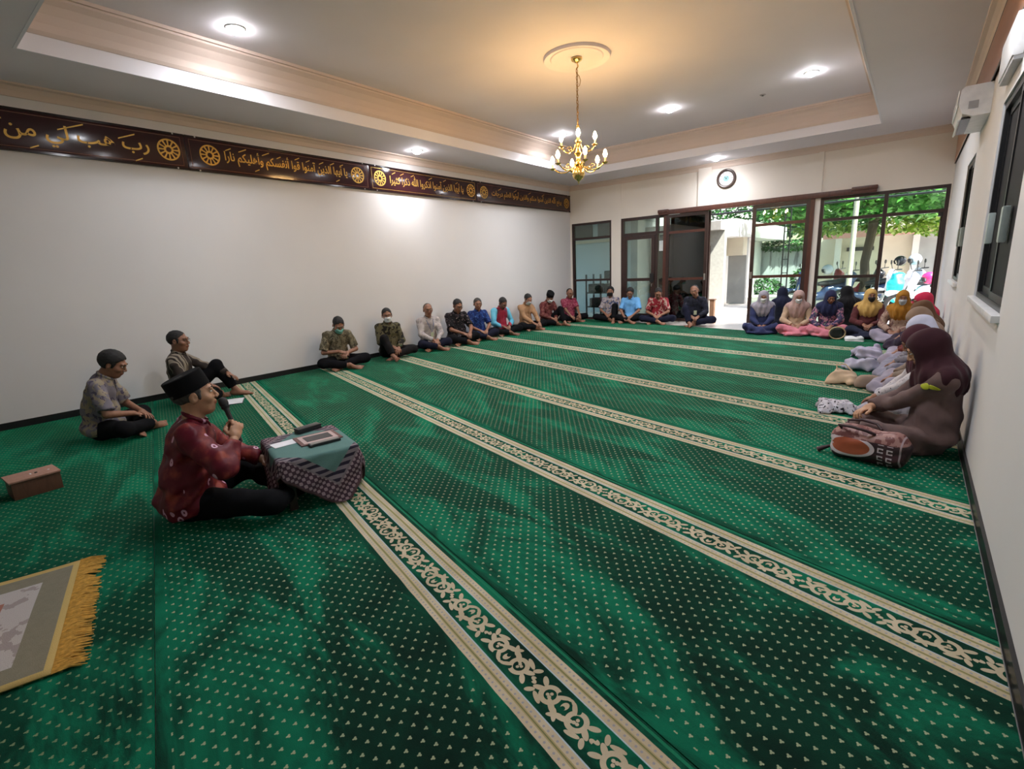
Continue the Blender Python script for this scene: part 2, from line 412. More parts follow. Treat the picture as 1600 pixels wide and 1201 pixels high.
# ---------------------------------------------------------------- carpet rows
STR0, STR1 = .908, 1.163                    # woven stripe across each roll (metres from its near edge)
def carpetmat(name, stripe=True):
    g = G(name); u, v, z = g.xyz()
    # nap: patches where the pile lies the other way
    nv = g.mapping((.55, 1.5, 1)); nap = g.smooth(g.noise(1.9, 6, nv, .66, .6), .47, .64)
    nap2 = g.smooth(g.noise(5.0, 3, None, .6), .3, .7)
    nap = nap*.84 + nap2*.16
    green = g.mix(nap, (.0010, .0125, .0085), (.0030, .165, .086))
    # small sprigs in staggered rows
    pu, pv = .066, .0525
    row = (v/(pv/2)).floor()
    du = (u + row.mod(2.0)*(pu/2)).mod(pu) - pu/2
    dv = v.mod(pv/2) - pv/4
    def circ(x0, y0, r, U=du, V=dv): return (((U-x0)*(U-x0) + (V-y0)*(V-y0)).sqrt() - r)
    sp = circ(.0033, .0024, .0034).min(circ(-.0033, .0024, .0034)).min(circ(0, -.0042, .0028)).min(circ(0, -.0008, .0034))
    spf = sp.lt(0.0)
    pile = g.noise(420, 2)
    if stripe:
        inside = v.gt(.04)*v.lt(STR0-.03)
        spf = spf*inside
        col = g.mix(spf, green, lin(168, 176, 142))
        # scroll band
        vc = (STR0+STR1)/2; half = .0645; per = .2825
        cell = (u/per).floor(); flip = cell.mod(2.0)*2.0-1.0
        U = u.mod(per)-per/2; V = (v-vc)*flip
        def ell(x0, y0, a, b, ang):
            c, s_ = math.cos(ang), math.sin(ang)
            p = ((U-x0)*c + (V-y0)*s_)/a; q = ((V-y0)*c - (U-x0)*s_)/b
            return ((p*p+q*q).sqrt() - 1.0)*min(a, b)
        A = U.abs()
        Ukeep = U; U = A                      # mirror about the flower
        ring = (circ(.062, -.004, .0300, U, V)).abs() - .0086
        ring = ring.max(0.0 - ell(.036, -.034, .016, .012, .5))
        dots = circ(.058, .004, .0065, U, V).min(circ(.069, .001, .006, U, V)).min(circ(.061, -.010, .006, U, V))
        tail = ell(.030, .020, .030, .0100, -.5).min(ell(.083, .036, .026, .0085, -.35)).min(ell(.026, -.030, .024, .008, .7))
        leaves = ell(.106, .004, .023, .0100, .55).min(ell(.112, -.028, .021, .0095, -.6)).min(ell(.122, .034, .018, .0090, .9)).min(ell(.138, .004, .012, .008, 0))
        star = ell(0, .034, .025, .0085, .785).min(ell(0, .034, .025, .0085, -.785)).min(circ(0, .034, .012, U, V))
        bud = ell(0, -.012, .012, .016, 0).max(0.0 - circ(0, -.002, .008, U, V)).min(ell(.010, -.040, .017, .0055, .4))
        fr = ((U*1.0).mod(.0145)-.00725); fd = ((fr*fr + (V-.054)*(V-.054)).sqrt() - .0036)
        fr2 = ((U*1.0).mod(.0145)-.00725); fd2 = ((fr2*fr2 + (V+.054)*(V+.054)).sqrt() - .0036)
        dd = fd.max(U.lt(.045)*1.0).min(fd2.max(U.gt(.095)*1.0).max((U.lt(.03))*1.0))
        sc1 = ring.min(dots).min(tail).min(leaves).min(star).min(bud).min(dd)
        U = Ukeep
        inband = (v-vc).abs().lt(half)
        cream = g.mix(nap2, lin(196, 178, 150), lin(214, 198, 172))
        bandc = g.mix(sc1.lt(0.0), green, cream)
        # cream borders with fine lines
        b = (v-vc).abs() - half                # 0 at band, .063 at edge
        bd = (u.mod(.021)-.0105); bq = ((bd*bd + (b-.018)*(b-.018)).sqrt() - .0042).min((bd*bd + (b-.050)*(b-.050)).sqrt() - .0042)
        bord = g.mix(bq.lt(0.0)*.75, cream, lin(150, 150, 168))
        wob = (u*7.0).sin()*.0016
        bord = g.mix(((b-.033-wob).abs()).lt(.0062), bord, lin(182, 164, 118))
        bord = g.mix(((b-.033-wob).abs()).lt(.0022), bord, lin(128, 126, 84))
        bord = g.mix(b.lt(.0045), bord, lin(190, 205, 215))
        stripe_col = g.mix(inband, bord, bandc)
        edge = g.noise(9, 2)*.006
        ins = (v-edge).gt(STR0-.003)*v.lt(STR1)
        col = g.mix(ins, col, stripe_col)
        line = (v-1.186).abs().lt(.005)
        col = g.mix(line, col, (.012, .20, .10))
    else:
        col = g.mix(spf, green, lin(128, 144, 108))
    col = g.mix(pile*.22, col, (0, 0, 0), 'MIX')
    g.set(col, .92, 0, .15); g.b.inputs['Sheen Weight'].default_value = .9; g.b.inputs['Sheen Roughness'].default_value = .35
    g.b.inputs['Sheen Tint'].default_value = (.0, .50, .25, 1)
    g.bump(pile, .5, .004)
    return g.mat
m_carpet = carpetmat('green_prayer_carpet'); m_carpetp = carpetmat('green_plain_carpet', False)
ca_, sa_ = math.cos(CA), math.sin(CA)
def uv2w(u, v): return (u*ca_ - v*sa_, u*sa_ + v*ca_)
def w2uv(x, y): return (x*ca_ + y*sa_, -x*sa_ + y*ca_)
room_uv = [w2uv(*p) for p in ((XL+.016, YN+.016), (XR-.02, YN+.016), (XR-.02, YF-.03), (XL+.016, YF-.03))]
def clip(poly, v0, v1):
    for sgn, lim in ((1, v0), (-1, v1)):
        out = []
        for i, p in enumerate(poly):
            q = poly[(i+1) % len(poly)]
            a, b = sgn*(p[1]-lim), sgn*(q[1]-lim)
            if a >= 0: out.append(p)
            if (a >= 0) != (b >= 0):
                t = a/(a-b); out.append((p[0]+(q[0]-p[0])*t, p[1]+(q[1]-p[1])*t))
        poly = out
    return poly
ROWLAB = ['green prayer carpet row under the low draped table', 'green prayer carpet row whose stripe ends at the green-masked man', 'green prayer carpet row whose stripe ends at the white-masked man',
          'green prayer carpet row reaching the man in black batik', 'green prayer carpet row reaching the man in the red and blue jacket',
          'green prayer carpet row reaching the man in the tan shirt', 'green prayer carpet row with the farthest cream stripe', 'last green carpet row ending at the white tile by the doors']
def carpet(v0, v1, label, m):
    poly = clip(room_uv, v0+.002, v1-.002)
    n = len(poly)
    vs_ = [(p[0], p[1]-v0, 0) for p in poly] + [(p[0], p[1]-v0, -.0118) for p in poly]
    fs = [list(range(n)), list(range(n, 2*n))[::-1]] + [[i, i+n, (i+1) % n + n, (i+1) % n] for i in range(n)]
    fs = [f[::-1] if k > 1 else f for k, f in enumerate(fs)]
    o = mesh_obj('prayer_carpet', vs_, fs, m)
    x, y = uv2w(0, v0); o.location = (x, y, 0); o.rotation_euler = (0, 0, CA)
    return tag(o, label, 'carpet', 'prayer carpet rows laid across the room')
VB = -.22
carpet(-4.5, VB, 'plain green carpet with sprigs beside the wooden box, without stripe', m_carpetp)
for i in range(8):
    carpet(VB+1.2*i, min(VB+1.2*(i+1), 9.10), ROWLAB[i], m_carpet)

# ---------------------------------------------------------------- glazed fronts in the far wall
def rect_frame(name, x0, x1, z0, z1, t, y0, y1, m, parent, bottom=True):
    L = [(x0, x0+t, y0, y1, z0, z1), (x1-t, x1, y0, y1, z0, z1), (x0+t, x1-t, y0, y1, z1-t, z1)]
    if bottom: L.append((x0+t, x1-t, y0, y1, z0, z0+t))
    return boxes(name, L, m, parent)
def pane(x0, x1, z0, z1, y, m, parent, name='pane'):
    return box(name, x0, x1, y-.004, y+.004, z0, z1, m, parent)
yA, yB = YF+.01, YF+.09
W1 = struct(empty('window_1', (-6.42, YF+.05, 0)))
def sub(p, o):                                    # keep world coordinates while parenting
    o.parent = p; o.matrix_parent_inverse = Matrix.Translation(p.location).inverted(); return o
def kid(p, f, *a, **k): return sub(p, f(*a, **k))
kid(W1, rect_frame, 'frame', -6.98, -5.86, -.012, ZT, .055, yA, yB, m_frame, None)
kid(W1, box, 'transom_bar', -6.925, -5.915, yA, yB, 1.99, 2.045, m_frame)
kid(W1, box, 'middle_rail', -6.925, -5.915, yA, yB, .965, 1.015, m_frame)
kid(W1, pane, -6.925, -5.915, 2.045, 2.345, YF+.05, m_glass, None)
kid(W1, pane, -6.925, -5.915, 1.015, 1.99, YF+.05, m_glass, None)
kid(W1, pane, -6.925, -5.915, .043, .965, YF+.05, m_glass, None)
D1 = struct(empty('door_1', (-5.15, YF+.05, 0)))
kid(D1, rect_frame, 'frame', -5.61, -4.47, -.012, ZT, .065, yA, yB, m_frame, None)
kid(D1, box, 'mullion', -4.75, -4.685, yA, yB, -.012, 2.335, m_frame)
kid(D1, boxes, 'transom_bar', [(-5.545, -4.75, yA, yB, 1.985, 2.05), (-4.685, -4.535, yA, yB, 2.0, 2.04)], m_frame)
kid(D1, pane, -5.545, -4.75, 2.05, 2.335, YF+.05, m_glass, None)
kid(D1, pane, -4.685, -4.535, 2.04, 2.335, YF+.05, m_glass, None)
kid(D1, pane, -4.685, -4.535, .053, 2.0, YF+.05, m_glass, None)
leaf = kid(D1, rect_frame, 'door_leaf', -5.54, -4.755, 0, 1.98, .085, YF+.0, YF+.045, m_frame, None)
lr = boxes('lock_rail', [(-5.455, -4.84, YF, YF+.045, .93, 1.0), (-5.455, -4.84, YF, YF+.045, .085, .16)], m_frame, leaf)
pane(-5.455, -4.84, 1.0, 1.895, YF+.022, m_glass, leaf); pane(-5.455, -4.84, .16, .93, YF+.022, m_glass, leaf)
box('lock_case', -4.86, -4.77, YF-.02, YF, .90, 1.10, m_black, leaf)
hb = bmesh.new(); tube_bm(hb, [(-4.80, YF-.02, .86), (-4.80, YF-.055, .86), (-4.80, YF-.055, .80)], .009)
bm_obj('door_handle', hb, m_steel, leaf, smooth=True)
box('paper_notice', -4.665, -4.55, YF+.035, YF+.037, 1.60, 1.83, M('paper_white', (.78, .84, .86), .6), None)
tag(bpy.data.objects['paper_notice'], 'pale blank paper notice stuck on the narrow glass pane', 'notice')
# sliding glass doors
D2 = struct(empty('door_2', (-3.1, YF, 0)))
kid(D2, box, 'head_casing', -4.65, -.64, YF-.10, YF-.0, 2.375, 2.475, m_framer, bev=.012)
kid(D2, box, 'casing_cap', -1.02, -.63, YF-.115, YF-.005, 2.43, 2.50, m_framer, bev=.02)
kid(D2, box, 'casing_cap', -4.66, -4.42, YF-.115, YF-.005, 2.42, 2.49, m_framer, bev=.02)
kid(D2, boxes, 'frame', [(-4.535, -4.47, YF-.06, YF+.0, -.012, 2.375), (-1.655, -1.585, YF-.06, YF+.09, -.012, 2.375)], m_framer)
def sliding_leaf(x0, x1, y, mg, midx=None, fr=m_frame):
    lf = kid(D2, rect_frame, 'sliding_leaf', x0, x1, 0, 2.37, .068, y, y+.04, fr, None)
    boxes('leaf_rail', [(x0+.068, x1-.068, y, y+.04, 1.955, 2.01), (x0+.068, x1-.068, y, y+.04, .93, .985)], m_framer, lf)
    for z0, z1 in ((.068, .93), (.985, 1.955), (2.01, 2.302)): pane(x0+.068, x1-.068, z0, z1, y+.02, mg, lf)
    return lf
l1 = sliding_leaf(-4.47, -3.55, YF-.055, m_glassd)
l2 = sliding_leaf(-4.40, -3.53, YF+.035, m_glassd)
box('lock_plate', -3.605, -3.57, YF-.062, YF-.055, .92, 1.06, m_steel, l1)
l3 = sliding_leaf(-2.675, -1.655, YF-.055, m_glass)
box('lock_plate', -2.66, -2.625, YF-.062, YF-.055, .92, 1.06, m_steel, l3)
# right-hand glazed unit with a door standing open
W2 = struct(empty('window_2', (-.56, YF+.05, 0)))
kid(W2, rect_frame, 'frame', -1.50, .365, -.012, 2.385, .055, yA, yB, m_frame, None, False)
kid(W2, box, 'mullion', -.525, -.465, yA, yB, -.012, 2.33, m_frame)
kid(W2, boxes, 'transom_bar', [(-1.445, -.525, yA, yB, 1.945, 2.0), (-.465, .31, yA, yB, 1.945, 2.0)], m_frame)
kid(W2, boxes, 'middle_rail', [(-1.445, -.525, yA, yB, .885, .94), (-1.445, -.525, yA, yB, -.012, .05)], m_frame)
for a in ((-1.445, -.525, 2.0, 2.33), (-.465, .31, 2.0, 2.33), (-1.445, -.525, .94, 1.945), (-1.445, -.525, .05, .885)): kid(W2, pane, *a, YF+.05, m_glass, None)
D3 = struct(empty('door_3', (.30, YF+.09, 0), math.radians(-7)))
boxes('door_frame', [(-.02, .02, 0, .085, 0, 1.94), (-.02, .02, .66, .745, 0, 1.94), (-.02, .02, .085, .66, 1.86, 1.94), (-.02, .02, .085, .66, 0, .12), (-.02, .02, .085, .66, .90, .97)], m_frame, D3)
for z0, z1 in ((.12, .90), (.97, 1.86)): box('pane', -.004, .004, .085, .66, z0, z1, m_glassd, D3)
hb = bmesh.new(); tube_bm(hb, [(-.02, .70, .95), (-.06, .70, .95), (-.06, .70, 1.25), (-.02, .70, 1.25)], .01)
bm_obj('door_handle', hb, m_steel, D3, smooth=True)
box('closer_arm', -.05, .05, -.06, .16, 1.88, 1.95, m_black, D3)

# ---------------------------------------------------------------- windows of the right wall
m_wglass = M('dark_window_panel', (.010, .009, .012), .55, spec=.15)
for i, (y0, y1, z0, z1) in enumerate(RW):
    W = struct(empty('window_%d' % (i+3), (XR, (y0+y1)/2, z0)))
    kid(W, boxes, 'frame', [(XR+.012, XR+.062, y0, y0+.05, z0, z1), (XR+.012, XR+.062, y1-.05, y1, z0, z1), (XR+.012, XR+.062, y0+.05, y1-.05, z1-.05, z1), (XR+.012, XR+.062, y0+.05, y1-.05, z0, z0+.04)], m_black)
    ym = (y0+y1)/2
    for k, (a, b, dx) in enumerate(((y0+.05, ym+.02, 0), (ym-.02, y1-.05, .022))):
        s_ = kid(W, boxes, 'sash', [(XR+.016+dx, XR+.038+dx, a, a+.045, z0+.04, z1-.05), (XR+.016+dx, XR+.038+dx, b-.045, b, z0+.04, z1-.05), (XR+.016+dx, XR+.038+dx, a+.045, b-.045, z1-.095, z1-.05), (XR+.016+dx, XR+.038+dx, a+.045, b-.045, z0+.04, z0+.085)], m_black)
        kid(W, box, 'pane', XR+.024+dx, XR+.030+dx, a+.045, b-.045, z0+.085, z1-.095, m_wglass)
        hb = bmesh.new(); bx(hb, XR-.020, XR+.016, (a+b)/2-.035, (a+b)/2+.035, z0+.38, z0+.58, .012)
        sub(W, bm_obj('latch_handle', hb, M('grey_handle', (.42, .48, .46), .3), None, True))
    kid(W, box, 'window_sill', XR-.035, XR+.012, y0-.03, y1+.03, z0-.035, z0+.004, m_white, bev=.006)
struct(box('wall_outer', XR+T, XR+T+.05, YN, YF, -.15, 4.0, M('dim_outer_wall', (.10, .10, .11), .9)))
# ================================================================ lettering boards on the left wall
m_board = M('maroon_lacquer', (.034, .0090, .0120), .12, var=.15, scale=2)
m_gold = M('gold_leaf', (.62, .36, .075), .38, .55, var=.12)
m_goldline = M('gold_line', (.50, .30, .06), .4, .5)
m_goldred = M('bronze_line', (.20, .075, .035), .35, .3)
FORMS = {}
for ch, b, n in (('ا',0xFE8D,2),('ب',0xFE8F,4),('ت',0xFE95,4),('ث',0xFE99,4),('ج',0xFE9D,4),('ح',0xFEA1,4),('د',0xFEA9,2),('ذ',0xFEAB,2),('ر',0xFEAD,2),('س',0xFEB1,4),
                 ('ص',0xFEB9,4),('ع',0xFEC9,4),('ف',0xFED1,4),('ق',0xFED5,4),('ك',0xFED9,4),('ل',0xFEDD,4),('م',0xFEE1,4),('ن',0xFEE5,4),('ه',0xFEE9,4),('و',0xFEED,2),('ي',0xFEF1,4),('آ',0xFE81,2),('أ',0xFE83,2)):
    FORMS[ch] = [chr(b+i) for i in range(n)]
def shape(text):
    out = []
    for word in text.split(' '):
        if word == 'الله': out.append('\ufdf2'); continue
        g = []; L = list(word)
        for i, ch in enumerate(L):
            f = FORMS[ch]
            prev = i > 0 and len(FORMS[L[i-1]]) == 4
            nxt = len(f) == 4 and i < len(L)-1
            k = (3 if prev else 2) if nxt else (1 if prev else 0)
            g.append(f[k])
        out.append(''.join(reversed(g)))
    return ' '.join(reversed(out))
ROTP = Matrix(((0,0,1),(1,0,0),(0,1,0))).to_4x4()          # text x -> +Y, y -> +Z, faces +X
def board(y0, y1, text, ty0, ty1, label, roses, line, marks, zt=(2.80, 3.0)):
    t = thing('calligraphy_board', label, 'wall panel', (XL, (y0+y1)/2, 2.69), 0, 'calligraphy boards along the left wall')
    def k(o): return sub(t, o)
    k(box('panel', XL+.001, XL+.024, y0+.004, y1-.004, 2.69, 3.088, m_board, None, bev=.004))
    fr = [(XL+.001, XL+.032, y0+.004, y1-.004, 2.69, 2.712), (XL+.001, XL+.032, y0+.004, y1-.004, 3.066, 3.088)]
    k(boxes('rim', fr, M('dark_lacquer_rim', (.016, .005, .006), .1), None))
    i = .045; a, b, z0, z1 = y0+i, y1-i, 2.69+.04, 3.088-.04; h = .005
    k(boxes('border_line', [(XL+.022, XL+.026, a, b, z0, z0+h), (XL+.022, XL+.026, a, b, z1-h, z1), (XL+.022, XL+.026, a, a+h, z0, z1), (XL+.022, XL+.026, b-h, b, z0, z1)], line, None))
    cu = bpy.data.curves.new('lettering', 'FONT'); cu.body = shape(text); cu.extrude = .004; cu.offset = .012; cu.resolution_u = 3
    tmp = bpy.data.objects.new('tmp', cu); C.objects.link(tmp); bpy.context.view_layer.update()
    me = bpy.data.meshes.new_from_object(tmp.evaluated_get(bpy.context.evaluated_depsgraph_get())); bpy.data.objects.remove(tmp)
    co = np.empty(len(me.vertices)*3, 'f'); me.vertices.foreach_get('co', co); co = co.reshape(-1, 3)
    lo, hi = co.min(0), co.max(0)
    n = co.copy(); n[:,0] = (co[:,0]-lo[0])/(hi[0]-lo[0])*(ty1-ty0)+ty0; n[:,1] = (co[:,1]-lo[1])/(hi[1]-lo[1])*(zt[1]-zt[0])+zt[0]
    w_ = np.stack([XL+.0265 + (co[:,2]-lo[2])*.25, n[:,0], n[:,1]], 1)
    me.vertices.foreach_set('co', w_.astype('f').ravel()); me.update()
    o = bpy.data.objects.new('lettering', me); C.objects.link(o); me.materials.clear(); me.materials.append(m_gold); k(o)
    for (f, zz, ln) in marks:                               # vowel strokes above and below the line
        yy = ty0 + f*(ty1-ty0); dz = ln*.36; tk = .009; bm = bmesh.new()
        q = [(yy-ln/2, zz-dz/2-tk), (yy+ln/2, zz+dz/2-tk*.4), (yy+ln/2, zz+dz/2+tk), (yy-ln/2, zz-dz/2+tk*.2)]
        fv = [bm.verts.new((XL+.0285, a_, b_)) for a_, b_ in q]; bv = [bm.verts.new((XL+.0245, a_, b_)) for a_, b_ in q]
        bm.faces.new(fv); bm.faces.new(bv[::-1])
        for j in range(4): bm.faces.new((fv[j], bv[j], bv[(j+1) % 4], fv[(j+1) % 4]))
        k(bm_obj('vowel_stroke', bm, m_gold, None))
    for yc in roses:                                        # twelve-petalled rosettes
        bm = bmesh.new(); R = .118; zc = 2.893; N = 12
        def arc(r0, r1, a0, a1, s=4):
            ring = []
            for j in range(s+1):
                an = a0+(a1-a0)*j/s
                ring.append((bm.verts.new((XL+.0285, yc+r0*math.cos(an), zc+r0*math.sin(an))), bm.verts.new((XL+.0285, yc+r1*math.cos(an), zc+r1*math.sin(an)))))
            for j in range(s): bm.faces.new((ring[j][0], ring[j][1], ring[j+1][1], ring[j+1][0]))
        arc(R*.86, R, 0, 2*PI, 48); arc(R*.24, R*.42, 0, 2*PI, 24)
        for j in range(N):
            c = 2*PI*j/N; da, db = .16, .075
            p = [(R*.40, c-db*1.6), (R*.88, c-da*.55), (R*.88, c+da*.55), (R*.40, c+db*1.6)]
            bm.faces.new([bm.verts.new((XL+.0286, yc+r*math.cos(x), zc+r*math.sin(x))) for r, x in p])
        o = bm_obj('rosette', bm, m_gold, None); so = o.modifiers.new('t', 'SOLIDIFY'); so.thickness = .004; so.offset = 0; k(o)
    for yy in (y0+.12, y1-.12):
        for zz in (2.70, 3.078):
            k(lathe('screw_cap', [(0, .006), (.008, .005), (.010, 0)], m_steel, None, 10, (XL+.032, yy, zz), (0, PI/2, 0)))
    return t
board(.07, 2.712, 'رب هب لي من الصالحين', .33, 2.33, 'leftmost dark maroon board with large gold lettering, cut by the photo edge', [2.527, .20], m_goldred,
      [(.90, 2.975, .16), (.66, 2.985, .22), (.94, 2.745, .07), (.50, 2.75, .07), (.38, 2.96, .09)], (2.765, 2.985))
board(2.712, 5.354, 'يا أيها الذين آمنوا قوا أنفسكم وأهليكم نارا', 3.15, 4.94, 'maroon board with gold lettering, second from the left photo edge', [2.975, 5.125], m_goldred,
      [(.03, 2.99, .07), (.13, 3.0, .10), (.30, 3.0, .10), (.40, 2.98, .06), (.55, 3.0, .07), (.64, 2.99, .06), (.76, 2.99, .07), (.86, 3.0, .07), (.95, 3.0, .06), (.22, 2.78, .06), (.90, 2.775, .06)])
board(5.354, 7.912, 'يا أيها الذين آمنوا اذكروا الله ذكرا كثيرا', 5.76, 7.53, 'maroon board with gold lettering and bright gold border under the soffit lamp', [5.555, 7.745], m_goldline,
      [(.05, 3.0, .07), (.15, 3.0, .08), (.28, 3.0, .07), (.52, 3.0, .08), (.72, 3.0, .07), (.9, 2.99, .06)])
board(7.912, YF-.01, 'يرفع الله الذين آمنوا منكم والذين أوتوا العلم درجات', 8.38, 11.05, 'farthest maroon board with gold lettering, ending at the far corner', [8.14, 11.28], m_goldred,
      [(.1, 2.99, .1), (.3, 3.0, .1), (.5, 3.0, .1), (.7, 3.0, .1), (.88, 2.98, .08)])
# the matching board on the right wall (seen edge-on)
t = thing('calligraphy_board', 'brown lacquered board high on the right wall behind the air conditioner', 'wall panel', (XR, 7.5, 2.69), 0, 'calligraphy boards on the right wall')
m_rb = woodmat('orange_brown_lacquer', (.26, .10, .04), (.36, .15, .06), .3)
sub(t, box('panel', XR-.024, XR-.001, 3.2, YF-.02, 2.69, 3.16, m_rb, None, bev=.004))
sub(t, boxes('rim', [(XR-.027, XR-.001, 3.2, YF-.02, 2.69, 2.70), (XR-.027, XR-.001, 3.2, YF-.02, 3.15, 3.16)], m_board, None))

# ================================================================ wall clock
t = thing('wall_clock', 'round wall clock with brown rim and pale teal dial above the doors', 'clock', (-3.232, YF, 2.967))
R90 = (PI/2, 0, 0)
lathe('rim', [(.135, .006), (.150, .028), (.172, .036), (.190, .026), (.194, .004), (.186, 0)], M('clock_rim', (.045, .028, .024), .25), t, 40, (0, -.003, 0), R90)
lathe('dial', [(0, .012), (.150, .010), (.150, .002)], M('clock_dial', (.62, .60, .58), .4), t, 40, (0, -.003, 0), R90)
lathe('dial_ring', [(.062, .014), (.092, .014), (.092, .010)], M('clock_ring', (.75, .90, .90), .4), t, 32, (0, -.003, 0), R90)
lathe('dial_centre', [(0, .0145), (.058, .0145), (.058, .010)], M('clock_teal', (.16, .34, .34), .4), t, 32, (0, -.003, 0), R90)
for j in range(12):
    a = 2*PI*j/12; c, s = math.cos(a), math.sin(a); bm = bmesh.new()
    vs_ = [bm.verts.new((c*r - s*q, -.0178, s*r + c*q)) for r, q in ((.105, -.005), (.132, -.005), (.132, .005), (.105, .005))]
    bm.faces.new(vs_); bm_obj('hour_mark', bm, m_black, t)
for nm, ln, a, q in (('hour_hand', .07, 2.3, .007), ('minute_hand', .11, .9, .0045)):
    bm = bmesh.new(); c, s = math.cos(a), math.sin(a)
    vs_ = [bm.verts.new((c*r - s*qq, -.020, s*r + c*qq)) for r, qq in ((-.02, -q), (ln, -q*.5), (ln, q*.5), (-.02, q))]
    bm.faces.new(vs_); bm_obj(nm, bm, m_black, t)

# ================================================================ downlights
m_lamp = emis('lamp_white', (.95, .95, 1.0), 70.0)
def downlight(x, y, z, label, W=66.0, grp='round downlights in the ceiling'):
    t = thing('downlight', label, 'ceiling light', (x, y, z), 0, grp)
    lathe('trim_ring', [(.070, .0), (.072, -.010), (.088, -.008), (.094, 0)], m_white, t, 24)
    lathe('bulb', [(.068, -.001), (.064, -.020), (.048, -.042), (.022, -.054), (0, -.057)], m_lamp, t, 20)
    ld = bpy.data.lights.new('downlight_beam', 'SPOT'); ld.energy = W; ld.spot_size = math.radians(165); ld.spot_blend = .9; ld.shadow_soft_size = .05; ld.color = (.90, .94, 1.0)
    lo = bpy.data.objects.new('downlight_beam', ld); C.objects.link(lo); lo.parent = t; lo.location = (0, 0, -.068)
downlight(-5.43, 2.74, ZC, 'bright round downlight at the top left of the photo', 52)
downlight(-3.36, 8.62, ZC, 'round downlight right of the chandelier bulbs', 92)
downlight(-1.35, 8.51, ZC, 'round downlight nearest the air conditioner', 92)
downlight(-5.40, 8.60, ZC, 'round downlight hidden behind the chandelier', 92)
downlight(-6.55, 6.0, ZS, 'round downlight in the left soffit over the calligraphy boards', 40)
downlight(-3.29, 10.93, ZS, 'round downlight in the far soffit above the wall clock', 34)
downlight(-3.36, 2.74, ZC, 'assumed downlight in the middle of the near tray, added out of view', 54, grp='assumed downlights added out of view')  # assumed unseen lamp, added to lift the ambient light
downlight(-1.35, 2.74, ZC, 'assumed downlight over the camera, added out of view', 52, grp='assumed downlights added out of view')  # another assumed unseen lamp, added as ambient fill for the near end
downlight(-.12, 4.2, ZS, 'assumed downlight in the right soffit, added out of view', 30, grp='assumed downlights added out of view')  # unseen lamp added to brighten the right wall
t = thing('smoke_sensor', 'tiny dark sensor disc on the tray ceiling', 'sensor', (-2.067, 9.03, ZC))
lathe('base', [(0, -.012), (.035, -.010), (.045, 0)], M('sensor_grey', (.3, .28, .28), .5), t, 18)
lathe('sensor_eye', [(0, -.024), (.014, -.020), (.018, -.010)], m_black, t, 12)

# ================================================================ ceiling rose and chandelier
CX, CY = -3.385, 5.75
o = lathe('ceiling_rose', [(0, -.010), (.27, -.010), (.285, -.022), (.305, -.024), (.315, -.014), (.345, -.020), (.375, -.034), (.388, -.034), (.392, -.026), (.392, .0)], m_ceil, None, 64, (CX, CY, ZC))
tag(o, 'round plaster ceiling rose above the chandelier', 'ceiling rose')
t = thing('chandelier', 'brass chandelier with curled arms and lit candle bulbs hanging on a chain', 'chandelier', (CX, CY, ZC-.021))
Z0 = ZC-.021
def zl(z): return z - Z0
lathe('canopy', [(0, -.045), (.02, -.044), (.03, -.034), (.058, -.02), (.066, -.006), (.066, 0)], m_brass, t, 28)
bm = bmesh.new(); tube_bm(bm, [(0, 0, -.045), (.012, 0, -.06), (.022, 0, -.08), (.008, 0, -.10), (-.008, 0, -.11)], .005, 8); bm_obj('hook', bm, m_brass, t, True)
zc = -.115; kx = 0
m_chain = M('chain_brass', (.32, .20, .08), .35, .9)
bm0 = bmesh.new(); tube_bm(bm0, [(.011*math.cos(2*PI*j/10), 0, .021*math.sin(2*PI*j/10)) for j in range(10)], .0036, 6, closed=True)
link0 = bm_obj('chain_link', bm0, m_chain, t, True); link0.location = (0, 0, zc-.02)
zend = zl(2.985); k = 1
while zc - .02 - k*.033 > zend:
    c = link0.copy(); C.objects.link(c); c.parent = t; c.location = (0, 0, zc-.02-k*.033); c.rotation_euler = (0, 0, PI/2*(k % 2)); k += 1
pts = [(.014*math.sin(i*1.7)*(.4+.6*math.sin(i*.9)**2), .010*math.cos(i*1.3), -.06 - i*(abs(zend)-.06)/30) for i in range(31)]
tube('cord', pts, .0038, m_chain, t, 6)
tube('cord_loop', [(.0, 0, -.16), (.03, 0, -.19), (.045, .005, -.24), (.03, .008, -.29), (0, .01, -.30)], .004, m_chain, t, 6)
lathe('centre_column', [(0, zl(2.33)), (.006, zl(2.335)), (.010, zl(2.36)), (.018, zl(2.372)), (.060, zl(2.40)), (.078, zl(2.44)), (.076, zl(2.475)), (.055, zl(2.515)), (.030, zl(2.535)), (.040, zl(2.55)), (.055, zl(2.565)), (.040, zl(2.585)), (.022, zl(2.62)), (.030, zl(2.66)), (.048, zl(2.69)), (.030, zl(2.72)), (.018, zl(2.76)), (.024, zl(2.80)), (.036, zl(2.83)), (.020, zl(2.86)), (.012, zl(2.90)), (.020, zl(2.93)), (.010, zl(2.96)), (0, zl(2.965))], m_brass, t, 28)
bm = bmesh.new(); tube_bm(bm, [(.022*math.cos(2*PI*j/14), 0, zl(2.985)+.022*math.sin(2*PI*j/14)) for j in range(14)], .005, 7, closed=True); bm_obj('top_ring', bm, m_brass, t, True)
m_bulb = emis('bulb_warm', (1.0, .60, .24), 115.0)
m_wax = M('candle_sleeve', (.80, .66, .40), .5)
